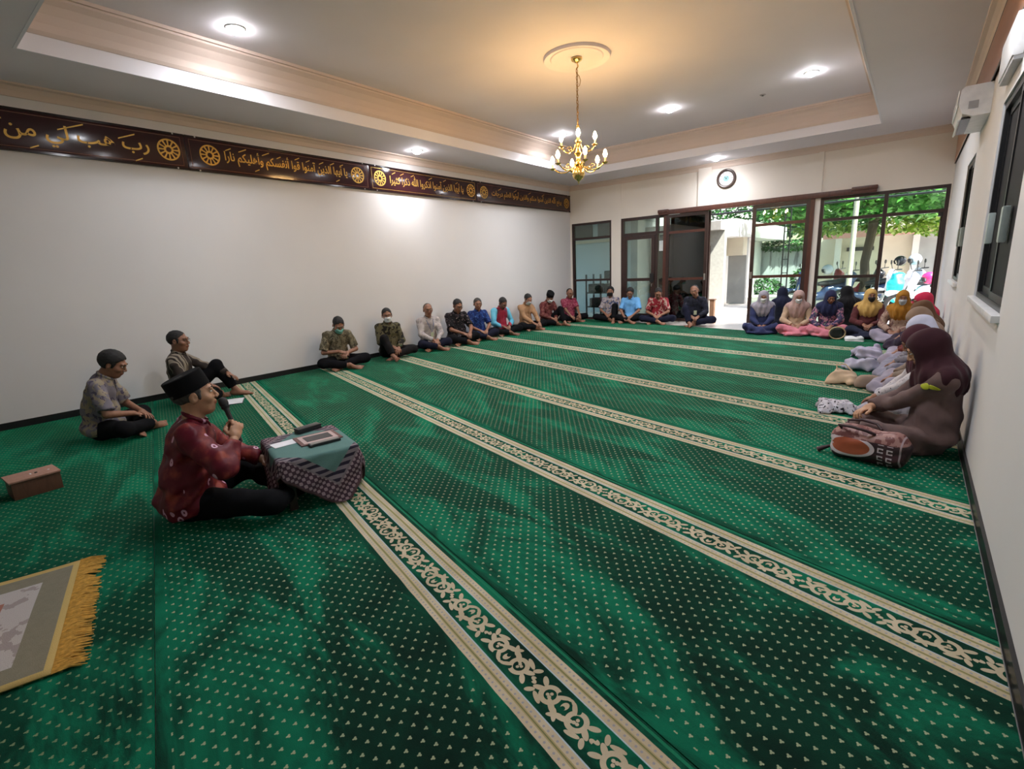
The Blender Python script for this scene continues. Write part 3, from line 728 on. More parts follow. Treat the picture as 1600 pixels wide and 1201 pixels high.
def arm(ang, r, zb, zr):
    c, s = math.cos(ang), math.sin(ang)
    prof = [(.03, zr), (r*.25, zr-.05), (r*.5, zr-.085), (r*.75, zr-.075), (r*.95, zr-.03), (r, zb-.075)]
    fine = []
    for i in range(len(prof)-1):                      # smooth the curve
        for q in range(4):
            tt = q/4; p0 = prof[max(i-1, 0)]; p1 = prof[i]; p2 = prof[i+1]; p3 = prof[min(i+2, len(prof)-1)]
            f = lambda a, b, c_, d: .5*((2*b)+(-a+c_)*tt+(2*a-5*b+4*c_-d)*tt*tt+(-a+3*b-3*c_+d)*tt**3)
            fine.append((f(p0[0], p1[0], p2[0], p3[0]), f(p0[1], p1[1], p2[1], p3[1])))
    fine.append(prof[-1])
    a = tube('arm', [(x*c, x*s, zl(z)) for x, z in fine], .0075, m_brass, t, 8)
    sc_ = [(r*.5 + .035*math.cos(q*.55)*(1-q/16), zr-.045 + .035*math.sin(q*.55)*(1-q/16)) for q in range(13)]
    tube('scroll', [(x*c, x*s, zl(z)) for x, z in sc_], .005, m_brass, a, 6)
    lathe('drip_cup', [(0, -.012), (.014, -.010), (.034, .004), (.038, .010), (.030, .008), (.010, .002)], m_brass, a, 16, (r*c, r*s, zl(zb-.075)))
    lathe('candle_sleeve', [(.0115, 0), (.0115, .062), (0, .062)], m_wax, a, 12, (r*c, r*s, zl(zb-.072)))
    lathe('bulb', [(.010, 0), (.021, .014), (.025, .034), (.020, .060), (.009, .084), (0, .094)], m_bulb, a, 14, (r*c, r*s, zl(zb-.010)))
for j in range(6): arm(2*PI*j/6 + .25, .335, 2.615, 2.57)
for j in range(4): arm(2*PI*j/4 + .55, .205, 2.845, 2.79)

# ================================================================ air conditioner and wall box
t = thing('air_conditioner', 'white wall air conditioner with its flap open, high on the right wall', 'air conditioner', (XR, 6.65, 2.42))
def kk(o): return sub(t, o)
bm = bmesh.new(); prof = [(XR, 2.685), (.20, 2.685), (.175, 2.66), (.168, 2.55), (.20, 2.47), (.27, 2.44), (XR, 2.44)]
va = [bm.verts.new((x, 6.2, z)) for x, z in prof]; vb = [bm.verts.new((x, 7.1, z)) for x, z in prof]
bm.faces.new(va); bm.faces.new(vb[::-1])
for i in range(len(prof)): bm.faces.new((va[i], vb[i], vb[(i+1) % len(prof)], va[(i+1) % len(prof)]))
kk(bm_obj('casing', bm, m_white, None))
kk(box('front_panel', .160, .167, 6.23, 7.07, 2.54, 2.665, M('ac_panel', (.70, .69, .70), .2), None, bev=.002))
kk(box('outlet_slot', .20, .262, 6.26, 7.04, 2.432, 2.45, m_black, None))
o = box('air_flap', -.045, .0, -.39, .39, -.006, .006, m_white, None, bev=.003); o.location = (.205, 6.65, 2.455); o.rotation_euler = (0, math.radians(-55), 0); kk(o)
kk(box('side_vent', .235, .30, 6.195, 6.2, 2.50, 2.56, M('vent_grey', (.35, .35, .36), .5), None))
t = thing('wall_box', 'white rounded wall box at the upper right photo edge', 'wall box', (XR, 5.0, 2.40))
sub(t, box('cover', XR-.055, XR-.0, 4.45, 5.12, 2.42, 2.66, m_white, None, bev=.02))
sub(t, box('lower_lip', XR-.045, XR-.0, 4.46, 5.11, 2.40, 2.43, M('lip_grey', (.5, .5, .52), .4), None, bev=.006))

# ================================================================ low table with cloth and what lies on it
TCX, TCY, TZ = -2.925, 1.545, .315
t = thing('low_table', 'low dark wooden table under a diagonal cloth in front of the speaker', 'table', (TCX, TCY, 0), CA)
m_dkwood = woodmat('dark_table_wood', (.018, .010, .008), (.035, .02, .015), .45)
box('table_top', -.265, .265, -.215, .215, TZ-.028, TZ, m_dkwood, t, bev=.004)
boxes('apron', [(-.245, .245, -.20, -.182, TZ-.11, TZ-.028), (-.245, .245, .182, .20, TZ-.11, TZ-.028), (-.245, -.227, -.182, .182, TZ-.11, TZ-.028), (.227, .245, -.182, .182, TZ-.11, TZ-.028)], m_dkwood, t)
for sx in (-1, 1):
    for sy in (-1, 1):
        box('leg', sx*.22-.022, sx*.22+.022, sy*.175-.022, sy*.175+.022, 0, TZ-.028, m_dkwood, t)
g = G('draped_scarf'); uvn = g.coord('UV'); a_, b_, _ = g.xyz(uvn)
aa = (a_-.5).abs().max((b_-.5).abs())*2.0
weave = g.noise(160, 2, uvn)
teal = g.mix(weave, lin(78, 112, 110), lin(104, 138, 132))
zz = ((a_+b_)*92.0).sin()*((a_-b_)*92.0).sin()
lat = g.mix(zz.gt(.10), lin(70, 52, 62), lin(150, 130, 136))
st = ((a_*1.0).max(b_*1.0)*0.0 + (a_*190.0).sin()*(b_*1.0).gt(-1)).gt(.0)
ed1 = g.mix(((a_-b_)*90.0).sin().gt(-.1), lin(44, 38, 52), lin(128, 118, 124))
col = g.mix(aa.gt(.60), teal, ed1)
col = g.mix(aa.gt(.71), col, lin(120, 110, 114))
col = g.mix(aa.gt(.735), col, lat)
col = g.mix(aa.gt(.965), col, lin(92, 70, 74))
m_cloth = g.set(col, .85, 0, .2); g.bump(weave, .3, .003)
N = 56; S = .84; vs_, fs, uvs = [], [], []
hx, hy = .268, .218; off = Vector((.055, .03))
for i in range(N+1):
    for j in range(N+1):
        p = Vector(((i/N-.5)*S, (j/N-.5)*S)); an = PI/4 + .10
        q = Vector((p.x*math.cos(an)-p.y*math.sin(an), p.x*math.sin(an)+p.y*math.cos(an))) + off
        cl = Vector((max(-hx, min(hx, q.x)), max(-hy, min(hy, q.y)))); d = (q-cl).length
        if d < 1e-6: vs_.append((q.x, q.y, TZ+.003+.0006*math.sin(q.x*60)*math.cos(q.y*50)))
        else:
            dr = (q-cl).normalized(); out = .012+.16*d + .010*math.sin(q.x*38+q.y*31)*min(1, d*8)
            vs_.append((cl.x+dr.x*out, cl.y+dr.y*out, max(.012, TZ+.003-max(0, d-.008)*.96)))
        uvs.append((i/N, j/N))
for i in range(N):
    for j in range(N): fs.append((i*(N+1)+j, (i+1)*(N+1)+j, (i+1)*(N+1)+j+1, i*(N+1)+j+1))
o = mesh_obj('table_cloth', vs_, fs, m_cloth, None, True)
uvl = o.data.uv_layers.new(name='UVMap')
for lp in o.data.loops: uvl.data[lp.index].uv = uvs[lp.vertex_index]
so = o.modifiers.new('thick', 'SOLIDIFY'); so.thickness = .004; so.offset = 1
o.location = (TCX, TCY, 0); o.rotation_euler = (0, 0, CA)
tag(o, 'teal scarf cloth with dark zigzag and mauve lattice border draped over the low table', 'tablecloth')
TT = TZ+.0085
def on_table(px, py, rz, name, label, cat):
    return thing(name, label, cat, (px, py, TT), rz)
o = box('paper_sheet', -.05, .05, -.105, .105, 0, .002, M('paper', (.80, .80, .84), .6), None); o.location = (-3.02, 1.47, TT); o.rotation_euler = (0, 0, -.12)
tag(o, 'white folded paper sheet lying on the low table', 'paper')
t = on_table(-2.93, 1.615, CA+.05, 'tablet', 'tablet in a pink and brown case lying on the low table', 'tablet')
box('case', -.105, .105, -.13, .13, 0, .007, M('brown_case', (.14, .055, .045), .5), t, bev=.003)
box('case_border', -.085, .085, -.108, .108, .007, .0085, M('pink_border', (.50, .36, .34), .5), t)
box('screen', -.055, .055, -.082, .082, .0085, .010, M('dark_screen', (.010, .011, .022), .12), t)
t = on_table(-2.80, 1.585, CA+.08, 'remote_control', 'grey remote control with black edge on the low table, near side', 'remote')
box('shell', -.026, .026, -.095, .095, .0, .017, m_black, t, bev=.005)
box('face_plate', -.020, .020, -.088, .088, .017, .0185, M('taupe_plate', (.22, .20, .18), .4), t)
t = on_table(-3.15, 1.675, CA+.30, 'glasses_case', 'black glasses case at the far edge of the low table', 'case')
box('case_body', -.032, .032, -.085, .085, 0, .018, m_black, t, bev=.008)
box('case_lid', -.033, .033, -.086, .086, .0185, .034, M('case_lid_black', (.02, .02, .022), .3), t, bev=.008)

# ================================================================ things on the floor at the left
t = thing('wooden_box', 'small brown wooden collection box on the carpet at left', 'box', (-4.60, .445, 0), .05)
m_bxw = woodmat('box_wood', (.085, .038, .022), (.13, .06, .035), .5); m_bxt = woodmat('box_lid_wood', (.33, .17, .12), (.42, .23, .17), .5)
box('box_body', -.095, .095, -.125, .125, 0, .118, m_bxw, t, bev=.003)
box('lid', -.105, .105, -.135, .13, .118, .130, m_bxt, t, bev=.002)
box('coin_slot', -.006, .022, -.012, -.004, .130, .1315, m_white, t)
lathe('knob', [(0, .006), (.007, .005), (.009, 0)], m_black, t, 12, (.01, .02, .130))
lathe('lid_screw', [(0, .003), (.006, .002), (.007, 0)], m_white, t, 10, (.01, .085, .130))
t = thing('book_stand', 'dark low wooden stand cut off by the left photo edge', 'stand', (-4.55, .12, 0), -.1)
for k, (a, b) in enumerate((((-.16, -.10, 0), (.16, .10, .26)), ((-.16, .10, 0), (.16, -.10, .26)))):
    bm = bmesh.new(); pa, pb = Vector(a), Vector(b)
    tube_bm(bm, [(x, pa.y, pa.z) for x in (-.16, .16)], .018, 6); tube_bm(bm, [(x, pb.y, pb.z) for x in (-.16, .16)], .018, 6)
    for x in (-.12, .12): tube_bm(bm, [(x, pa.y, pa.z+.0), (x, pb.y, pb.z)], .016, 6)
    bm_obj('cross_panel', bm, m_dkwood, t, True, loc=(0, 0, .018))
# rug with yellow fringe
t = thing('prayer_rug', 'beige woven prayer rug with mustard fringe at the lower left', 'rug', (*uv2w(-2.66, -.51), 0), CA)
g = G('rug_weave'); U, V, _ = g.xyz()
b = (.46-U.abs()).min(0.0-V)                       # distance in from the rim
n = g.noise(45, 3); n2 = g.noise(14, 3)
col = g.mix(n, lin(126, 120, 102), lin(140, 134, 116))
wh = g.mix(n2.gt(.56), lin(186, 178, 174), lin(160, 148, 144))
col = g.mix(b.gt(.135), col, wh)
col = g.mix(b.gt(.245), col, lin(164, 112, 96))
col = g.mix(b.gt(.262), col, g.mix(n2, lin(146, 128, 96), lin(156, 146, 122)))
col = g.mix(b.lt(.035), col, lin(190, 164, 104))
m_rug = g.set(col, .95, 0, .1); g.bump(g.noise(300, 2), .5, .004)
vs_, fs = [], []
nx, ny = 24, 30
for i in range(nx+1):
    for j in range(ny+1):
        x = -.46+.92*i/nx; y = -1.15*j/ny
        vs_.append((x, y, .008+.003*math.sin(x*9+y*4)*math.sin(y*7)+.003))
for i in range(nx):
    for j in range(ny): fs.append((i*(ny+1)+j, i*(ny+1)+j+1, (i+1)*(ny+1)+j+1, (i+1)*(ny+1)+j))
o = mesh_obj('woven_field', vs_, fs, m_rug, t, True); so = o.modifiers.new('t', 'SOLIDIFY'); so.thickness = .006; so.offset = 0
bm = bmesh.new(); rr = random.Random(3)
for i in range(300):
    x = -.46+.92*i/299; L_ = .055+.04*rr.random() - (.03 if 60 < i < 75 else 0); dx = rr.uniform(-.018, .018)
    tube_bm(bm, [(x, -.01, .012), (x+dx*.5, L_*.5, .012+.006*rr.random()), (x+dx, L_, .005)], .0036, 4, True, [.004, .0036, .0022])
tag(bm_obj('fringe', bm, M('mustard_fringe', lin(206, 160, 72), .8, var=.25, scale=60), t, True), kind='stuff')
# ================================================================ outside the doors
m_conc = M('pale_concrete', (.58, .54, .50), .85, var=.12, scale=3)
m_outw = M('outdoor_white_wall', (.66, .65, .62), .85, var=.06, scale=2)
m_cream = M('outdoor_cream_wall', (.60, .54, .43), .85, var=.06, scale=2)
m_grey = M('outdoor_grey_wall', (.34, .34, .33), .85, var=.1, scale=2)
m_pale = M('annex_pale_wall', (.40, .43, .44), .8, var=.05, scale=1.5)
m_iron = M('black_iron', (.012, .013, .016), .45)
struct(box('ground', -40, 40, YF+T, 60, -.30, -.12, m_conc))
struct(box('porch_floor', XL-T-3, XR+T+1.5, YF+T, 13.4, -.12, -.02, m_conc))
# annex seen through the left glazing
t = thing('annex_building', 'pale grey annex with brown door seen through the left glazing', 'building', (-7.3, 14.6, -.12))
def ka(o): return sub(t, o)
ka(box('wall', -11, -6.25, 14.6, 14.9, -.12, 2.05, m_pale, None))
ka(box('ledge', -11, -6.2, 14.5, 14.62, 2.05, 2.14, M('annex_ledge', (.50, .42, .32), .8), None))
ka(box('upper_wall', -11, -6.25, 14.62, 14.9, 2.14, 3.3, m_pale, None))
for x in (-9.3, -8.45, -7.6):
    f = ka(box('window', x-.33, x+.33, 14.595, 14.62, 2.22, 2.75, m_frame, None)); box('pane', x-.28, x+.28, 14.590, 14.596, 2.27, 2.70, M('annex_pane', (.04, .16, .09), .1), f).matrix_parent_inverse = f.matrix_parent_inverse
ka(box('return_wall', -6.25, -6.05, 13.4, 14.9, -.12, 3.3, m_grey, None))
def kb(o): return sub(t, o)
kb(box('wall', -6.05, -4.0, 14.3, 14.5, -.12, 2.1, M('porch_wall', (.36, .36, .32), .85), None))
kb(box('pillar', -5.72, -5.60, 14.1, 14.3, -.12, 2.1, m_frame, None))
dd = kb(box('door', -6.03, -5.72, 14.24, 14.30, -.12, 1.02, M('porch_brown', (.14, .07, .045), .6), None))
kb(box('door', -4.95, -4.35, 14.25, 14.30, -.12, 1.72, M('porch_darkdoor', (.05, .035, .03), .5), None))
kb(box('fascia', -6.05, -4.0, 13.9, 14.5, 2.1, 2.32, M('porch_fascia', (.28, .27, .25), .8), None))
kb(box('roof', -11, -4.0, 11.64, 14.6, 2.75, 2.9, m_grey, None))  # slab added to shade the court behind the left glazing
# dark rack behind the left window
t = thing('shelf_rack', 'dark metal shelf rack standing behind the left window', 'rack', (-6.4, 12.15, -.02))
for x in (-6.85, -6.42, -5.95):
    for y in (11.95, 12.35): sub(t, box('post', x-.018, x+.018, y-.018, y+.018, -.02, 1.12 if x < -6 else 1.2, m_iron, None))
for z in (.25, .62, .95): sub(t, box('shelf', -6.87, -5.93, 11.93, 12.37, z, z+.03, m_iron, None))
rr = random.Random(5)
for i, (x, z) in enumerate(((-6.66, .65), (-6.2, .65), (-6.62, .28), (-6.18, .98))):
    o = box('storage_crate', -.17, .17, -.14, .14, 0, .22, M('crate_dark', (.03, .03, .033), .6), None, bev=.02); o.location = (x, 12.15, z)
    tag(o, ['dark crate on the middle shelf, left of the rack', 'dark crate on the middle shelf, right of the rack', 'dark crate on the lowest shelf of the rack', 'dark crate on the top shelf of the rack'][i], 'crate', 'crates on the dark rack')
# white flat-roofed building seen through the open sliding door
t = thing('flat_roof_building', 'white flat-roofed outbuilding with deep fascia beyond the open sliding door', 'building', (-7, 18, -.12))
def kc(o): return sub(t, o)
kc(box('roof_fascia', -12, -4.17, 16.0, 23.5, 2.0, 2.49, m_outw, None))
kc(box('wall', -12, -5.02, 17.1, 23.3, -.12, 2.0, m_outw, None))
kc(box('pillar', -5.02, -4.86, 17.0, 17.2, -.12, 2.0, m_cream, None))
kc(box('wall', -4.86, -4.30, 17.9, 18.1, -.12, 2.0, m_grey, None))
kc(box('shutter', -5.45, -5.10, 17.06, 17.10, 1.55, 1.92, M('louver_grey', (.30, .30, .32), .6), None))
kc(box('lintel', -4.86, -4.30, 17.4, 17.9, 1.45, 2.0, m_cream, None))
# boundary wall with stains
g = G('stained_wall'); x_, y_, z_ = g.xyz(); dr = g.noise(3.0, 4, g.mapping((3, 3, .35)), .6)
st = g.smooth(dr, .50, .68)*g.smooth(z_, .2, 1.5)
g.set(g.mix(st, (.52, .55, .56), (.17, .17, .18)), .9); m_stain = g.mat
struct(box('wall_boundary', -5.6, -2.2, 23.4, 23.6, -.12, 1.75, m_stain))
# far cream building with white eaves
t = thing('far_building', 'cream building with white eave behind the parked motorbikes', 'building', (1.2, 22, -.12))
def kd(o): return sub(t, o)
kd(box('wall', -3.0, 7.5, 22.2, 22.5, -.12, 1.95, m_cream, None))
kd(box('bay', .05, 2.6, 22.05, 22.2, -.12, 1.85, m_grey, None))
kd(box('roof', -2.6, 7.8, 21.2, 25, 1.97, 2.06, M('white_roof_sheet', (.80, .80, .80), .6), None))
kd(box('eave_board', -2.6, 7.8, 21.17, 21.2, 1.86, 2.07, M('eave_brown', (.25, .12, .10), .6), None))
for x in (-2.2, .0, 2.7): kd(box('post', x-.09, x+.09, 21.9, 22.1, -.12, 1.95, m_outw, None))
kd(box('sign_plate', -1.95, -1.15, 22.12, 22.2, 1.42, 1.55, m_iron, None))
kd(box('door', .55, 1.55, 22.02, 22.06, -.12, 1.05, M('far_door_brown', (.07, .045, .045), .6), None))
kd(lathe('round_plaque', [(0, .02), (.10, .02), (.11, 0)], M('plaque_green', (.05, .22, .06), .5), None, 20, (-.32, 22.19, .95), (PI/2, 0, 0)))
# iron truss beam and ladder-like post outside the glass
t = thing('iron_truss', 'black iron truss beam running outside above the glass doors', 'truss', (-1.6, 12.6, 2.38))
for z in (2.375, 2.50): sub(t, tube('rail', [(-4.6, 12.6, z), (1.4, 12.6, z)], .022, m_iron, None, 8))
for i in range(16): sub(t, tube('rung', [(-4.4+.38*i, 12.6, 2.375), (-4.4+.38*i, 12.6, 2.50)], .012, m_iron, None, 6))
for x in (-4.55, 1.35): sub(t, tube('support', [(x, 12.6, -.02), (x, 12.6, 2.5)], .03, m_iron, None, 8))
t = thing('iron_ladder_post', 'black ladder-like iron post outside the sliding glass leaf', 'post', (-2.2, 12.5, -.02))
for dx in (-.055, .055): sub(t, tube('rail', [(-2.21+dx, 12.5, -.02), (-2.21+dx, 12.5, 2.36)], .014, m_iron, None, 8))
for i in range(8): sub(t, tube('rung', [(-2.265, 12.5, .12+.29*i), (-2.155, 12.5, .12+.29*i)], .010, m_iron, None, 6))
o = tube('lamp_pole', [(-1.17, 14.5, -.12), (-1.17, 14.5, 3.4)], .055, M('pole_cream', (.55, .50, .40), .7), None, 14); tag(o, 'pale round pole standing outside before the motorbikes', 'pole')
t = thing('wooden_post_stand', 'light brown wooden pedestal beside the man in the dark jacket', 'pedestal', (-3.36, 11.32, -.012))
m_ltw = woodmat('light_brown_wood', (.42, .22, .12), (.52, .29, .17), .5)
box('column', -.045, .045, -.05, .05, .02, .50, m_ltw, t, bev=.004); box('base', -.065, .065, -.07, .07, 0, .02, m_ltw, t); box('cap', -.062, .062, -.07, .07, .50, .525, woodmat('pedestal_cap', (.24, .12, .07), (.30, .16, .09), .5), t, bev=.003)

# ---------------------------------------------------------------- trees and shrubs
def leafmat(name, c1, c2):
    g = G(name); n = g.noise(2.5, 2); g.set(g.ramp(n, [(.3, c1), (.7, c2)]), .5, 0, .4)
    g.b.inputs['Transmission Weight'].default_value = 0.0; return g.mat
m_leaf = leafmat('leaf_green', (.05, .20, .03), (.16, .42, .07)); m_leafd = leafmat('leaf_dark', (.02, .09, .02), (.06, .20, .04)); m_leafy = leafmat('leaf_yellow', (.22, .40, .05), (.42, .55, .10))
m_bark = M('bark', (.10, .065, .045), .9, var=.3, scale=20)
def foliage(name, blobs, n, size, m, parent, seed=1, fingers=1):
    r = np.random.RandomState(seed); vs_, fs = [], []
    tot = sum(b[3]*b[4]*b[5] for b in blobs)
    for b in blobs:
        k = int(n*b[3]*b[4]*b[5]/tot)
        for _ in range(k):
            d = r.normal(size=3); d /= np.linalg.norm(d); rad = r.uniform(.55, 1.0)**.5
            p = np.array(b[:3])+d*rad*np.array(b[3:6])
            base = r.uniform(0, 6.28)
            for q in range(fingers):
                an = base+(q-(fingers-1)/2)*.75; tilt = r.uniform(-.9, .3); L_ = size*r.uniform(.6, 1.3)
                dirv = np.array([math.cos(an)*math.cos(tilt), math.sin(an)*math.cos(tilt), math.sin(tilt)]); side = np.cross(dirv, [0,0,1]); side /= np.linalg.norm(side)+1e-6
                side = side*math.cos(r.uniform(-.8,.8))+np.array([0,0,1])*math.sin(r.uniform(-.8,.8)); wd = L_*.26
                i0 = len(vs_); vs_ += [p, p+dirv*L_*.45+side*wd+np.array([0,0,-.02*L_]), p+dirv*L_, p+dirv*L_*.45-side*wd-np.array([0,0,.06*L_])]
                fs.append((i0, i0+1, i0+2, i0+3))
    o = mesh_obj(name, vs_, fs, m, parent); tag(o, kind='stuff'); return o
t = thing('garden_tree', 'leafy green tree spreading over the parked motorbikes outside', 'tree', (-1.05, 17.2, -.12))
bm = bmesh.new(); tube_bm(bm, [(0, 0, 0), (.04, 0, .6), (-.02, .02, 1.2), (.05, 0, 1.8), (.1, 0, 2.4)], .12, 10, True, [.15, .12, .11, .11, .12])
for a, l in ((.3, 1.6), (2.2, 1.7), (4.0, 1.5), (5.4, 1.8)): tube_bm(bm, [(.1, 0, 2.3), (.1+math.cos(a)*l*.5, math.sin(a)*l*.5, 2.9), (.1+math.cos(a)*l, math.sin(a)*l, 3.4)], .05, 7, True, [.09, .06, .03])
bm_obj('trunk', bm, m_bark, t, True)
foliage('crown', [(-.9, -.6, 3.05, 1.9, 1.6, .75), (1.1, -.8, 3.0, 1.9, 1.5, .75), (.2, .6, 3.7, 2.6, 2.0, .9), (-.2, -1.5, 2.75, 1.8, .8, .4)], 5200, .20, m_leaf, t, 2, 3)
foliage('lower_leaves', [(-1.1, .6, 2.25, .9, .8, .22), (.6, .6, 2.2, .8, .8, .22), (1.5, .8, 2.15, .7, .6, .3)], 900, .18, m_leafy, t, 3, 2)
t = thing('background_tree', 'darker tree rising behind the flat-roofed building', 'tree', (-6.2, 26, -.12))
tube('trunk', [(0, 0, 0), (0, 0, 3.0)], .18, m_bark, t, 10, [.2, .16])
foliage('crown', [(0, 0, 3.6, 3.2, 1.6, 1.5), (3.4, .5, 3.2, 1.6, 1.4, 1.4)], 5200, .26, m_leafd, t, 4, 2)
t = thing('background_tree', 'broad bright tree behind the cream far building', 'tree', (3.2, 27, -.12))
tube('trunk', [(0, 0, 0), (0, 0, 3.0)], .18, m_bark, t, 10, [.2, .16])
foliage('crown', [(-1.0, 0, 3.4, 3.0, 1.5, 1.3), (2.0, 0, 3.4, 3.0, 1.6, 1.4)], 4200, .28, m_leaf, t, 6, 2)
for (x, y, sx, sz, lab, sd_) in ((-4.75, 22.7, .7, .35, 'low dark shrub at the foot of the stained boundary wall, left', 11), (-3.45, 22.6, .3, .5, 'leafy shrub at the right end of the stained boundary wall', 12)):
    t = thing('shrub', lab, 'shrub', (x, y, -.12), 0, 'shrubs by the boundary wall')
    tube('stem', [(0, 0, 0), (.03, 0, sz)], .02, m_bark, t, 6); foliage('leaves', [(0, 0, sz, sx, .4, sz)], 500, .13, m_leafd, t, sd_, 2)
t = thing('hanging_creeper', 'dark creeper hanging over the top of the boundary wall', 'creeper', (-3.9, 23.35, 1.75))
foliage('leaves', [(0, 0, .05, 1.6, .25, .22)], 900, .14, m_leafd, t, 14, 2); tube('stem', [(-1.5, .0, .02), (0, .05, .04), (1.5, 0, .02)], .015, m_bark, t, 6)

# ---------------------------------------------------------------- motorbikes
m_tyre = M('tyre_rubber', (.012, .012, .012), .8); m_seat = M('bike_seat', (.015, .015, .017), .5); m_chrome = M('chrome', (.7, .7, .7), .15, 1.0)
m_lampg = M('headlamp_glass', (.75, .78, .8), .08)
def scooter(col, label, x, y, rz, first=[None]):
    mb = M('paint_%d_%d_%d' % tuple(int(c*255) for c in col), col, .18)
    if first[0] is None:
        t = thing('motorbike', label, 'motorbike', (x, y, -.12), rz, 'motorbikes parked outside')
        for wx in (-.62, .62):
            bm = bmesh.new(); tube_bm(bm, [(wx+.235*math.cos(2*PI*j/28), 0, .285+.235*math.sin(2*PI*j/28)) for j in range(28)], .05, 8, closed=True)
            wh = bm_obj('wheel', bm, m_tyre, t, True)
            bm = bmesh.new(); tube_bm(bm, [(wx+.19*math.cos(2*PI*j/24), 0, .285+.19*math.sin(2*PI*j/24)) for j in range(24)], .014, 6, closed=True)
            for j in range(6): tube_bm(bm, [(wx, 0, .285), (wx+.19*math.cos(PI*j/3), 0, .285+.19*math.sin(PI*j/3))], .010, 5)
            bm_obj('rim', bm, m_chrome, wh, True)
        def body(P):
            d = sunion([rcone(P, (.42, 0, .86), (.50, 0, .45), .12, .085), rcone(P, (.46, 0, .42), (.15, 0, .34), .09, .10), rcone(P, (.15, 0, .34), (-.25, 0, .42), .10, .13),
                        rcone(P, (-.2, 0, .52), (-.72, 0, .68), .13, .075), rcone(P, (.42, 0, .88), (.46, 0, .98), .11, .07)], .07)
            q = ellip(P, (.64, 0, .50), (.26, .075, .10), Ry(-15)); d = smin(d, q, .04)
            return smax(d, -ellip(P, (.62, 0, .28), (.27, .2, .27)), .02)
        sdf_obj('fairing', body, (-.9, -.22, .15), (.95, .22, 1.12), .024, mb, t)
        def seat(P): return smin(ellip(P, (-.22, 0, .72), (.33, .13, .07), Ry(6)), ellip(P, (-.55, 0, .78), (.2, .11, .055), Ry(10)), .06)
        sdf_obj('seat', seat, (-.85, -.2, .6), (.2, .2, .9), .022, m_seat, t)
        bm = bmesh.new(); tube_bm(bm, [(.36, -.34, 1.04), (.42, -.16, 1.03), (.44, 0, 1.0), (.42, .16, 1.03), (.36, .34, 1.04)], .014, 7); bm_obj('handlebar', bm, m_black, t, True)
        for s in (-1, 1):
            mi = tube('mirror', [(.40, s*.2, 1.03), (.42, s*.26, 1.18)], .008, m_black, t, 6)
            lathe('mirror_head', [(0, -.012), (.05, -.008), (.055, .005), (0, .01)], m_black, mi, 12, (.42, s*.27, 1.2), (0, PI/2, 0))
        lathe('headlamp', [(0, .03), (.05, .024), (.075, 0)], m_lampg, t, 16, (.53, 0, .90), (0, 1.25, 0))
        tube('fork', [(.50, -.07, .72), (.62, -.07, .29)], .02, m_chrome, t, 7); tube('fork', [(.50, .07, .72), (.62, .07, .29)], .02, m_chrome, t, 7)
        tube('exhaust', [(-.05, -.13, .25), (-.4, -.15, .27), (-.85, -.16, .36)], .04, m_chrome, t, 9, [.025, .05, .045])
        first[0] = t; return t
    t = dup(first[0], None, (x, y, -.12), rz); t['label'] = label
    for ch in t.children:
        if ch.name.startswith('fairing'): ch.data = ch.data.copy(); ch.data.materials.clear(); ch.data.materials.append(mb)
    return t
D = math.radians
scooter((.03, .05, .12), 'dark blue motorbike behind the glass left of the pale pole', -1.95, 15.9, D(205))
scooter((.05, .07, .14), 'dark blue motorbike just right of the pale pole', -.85, 16.1, D(200))
scooter((.02, .02, .024), 'black motorbike by the dark mullion of the open doorway', -.30, 16.9, D(160))
scooter((.70, .70, .72), 'white motorbike with its front wheel toward the open doorway', .05, 15.5, D(196))
scooter((.55, .56, .60), 'silver motorbike behind the white one', .55, 16.3, D(196))
scooter((.60, .62, .66), 'silver motorbike farthest right, half hidden by the open door', 1.25, 17.1, D(190))
scooter((.30, .02, .03), 'red motorbike at the back of the row', -1.3, 17.9, D(170))
def helmet(x, y, z, col, label, rz=0):
    t = thing('helmet', label, 'helmet', (x, y, z), rz, 'helmets on the motorbikes')
    def f(P): return smax(ellip(P, (0, 0, .11), (.135, .125, .13)), -sbox(P, (.13, 0, .07), (.07, .09, .05), .02), .015)
    sdf_obj('shell', f, (-.16, -.16, -.03), (.16, .16, .27), .012, M('helmet_%d' % int(col[0]*999+col[1]*77), col, .2), t)
    def v(P): return smax(np.abs(ellip(P, (.004, 0, .11), (.138, .128, .13)))-.004, sbox(P, (.12, 0, .08), (.06, .085, .05), .02), .004)
    sdf_obj('visor', v, (.04, -.12, .01), (.18, .12, .16), .009, m_black, t)
helmet(-1.78, 15.87, .84, (.45, .47, .50), 'grey helmet on the seat left of the pale pole', D(200))
helmet(.02, 15.52, 1.02, (.40, .46, .50), 'grey-blue helmet above the turquoise rain cover', D(200))
helmet(-.28, 16.88, .98, (.03, .03, .035), 'black helmet on the black motorbike by the mullion', D(180))
def cover(P):
    d = sunion([ellip(P, (0, 0, .55), (.20, .26, .36)), rcone(P, (-.05, 0, .2), (0, 0, .9), .20, .12)], .08)
    return smax(d + folds(P, .012, 22, 3), .02-P[..., 2], .02)
o = sdf_obj('rain_cover', cover, (-.4, -.4, 0), (.4, .4, 1.1), .02, M('turquoise_nylon', (.02, .62, .62), .4), None); o.location = (-.25, 15.35, .10); o.rotation_euler = (0, 0, D(196)); o.scale = (1.1, .95, .74)
tag(o, 'turquoise rain cover hung over the front of the white motorbike', 'cover')
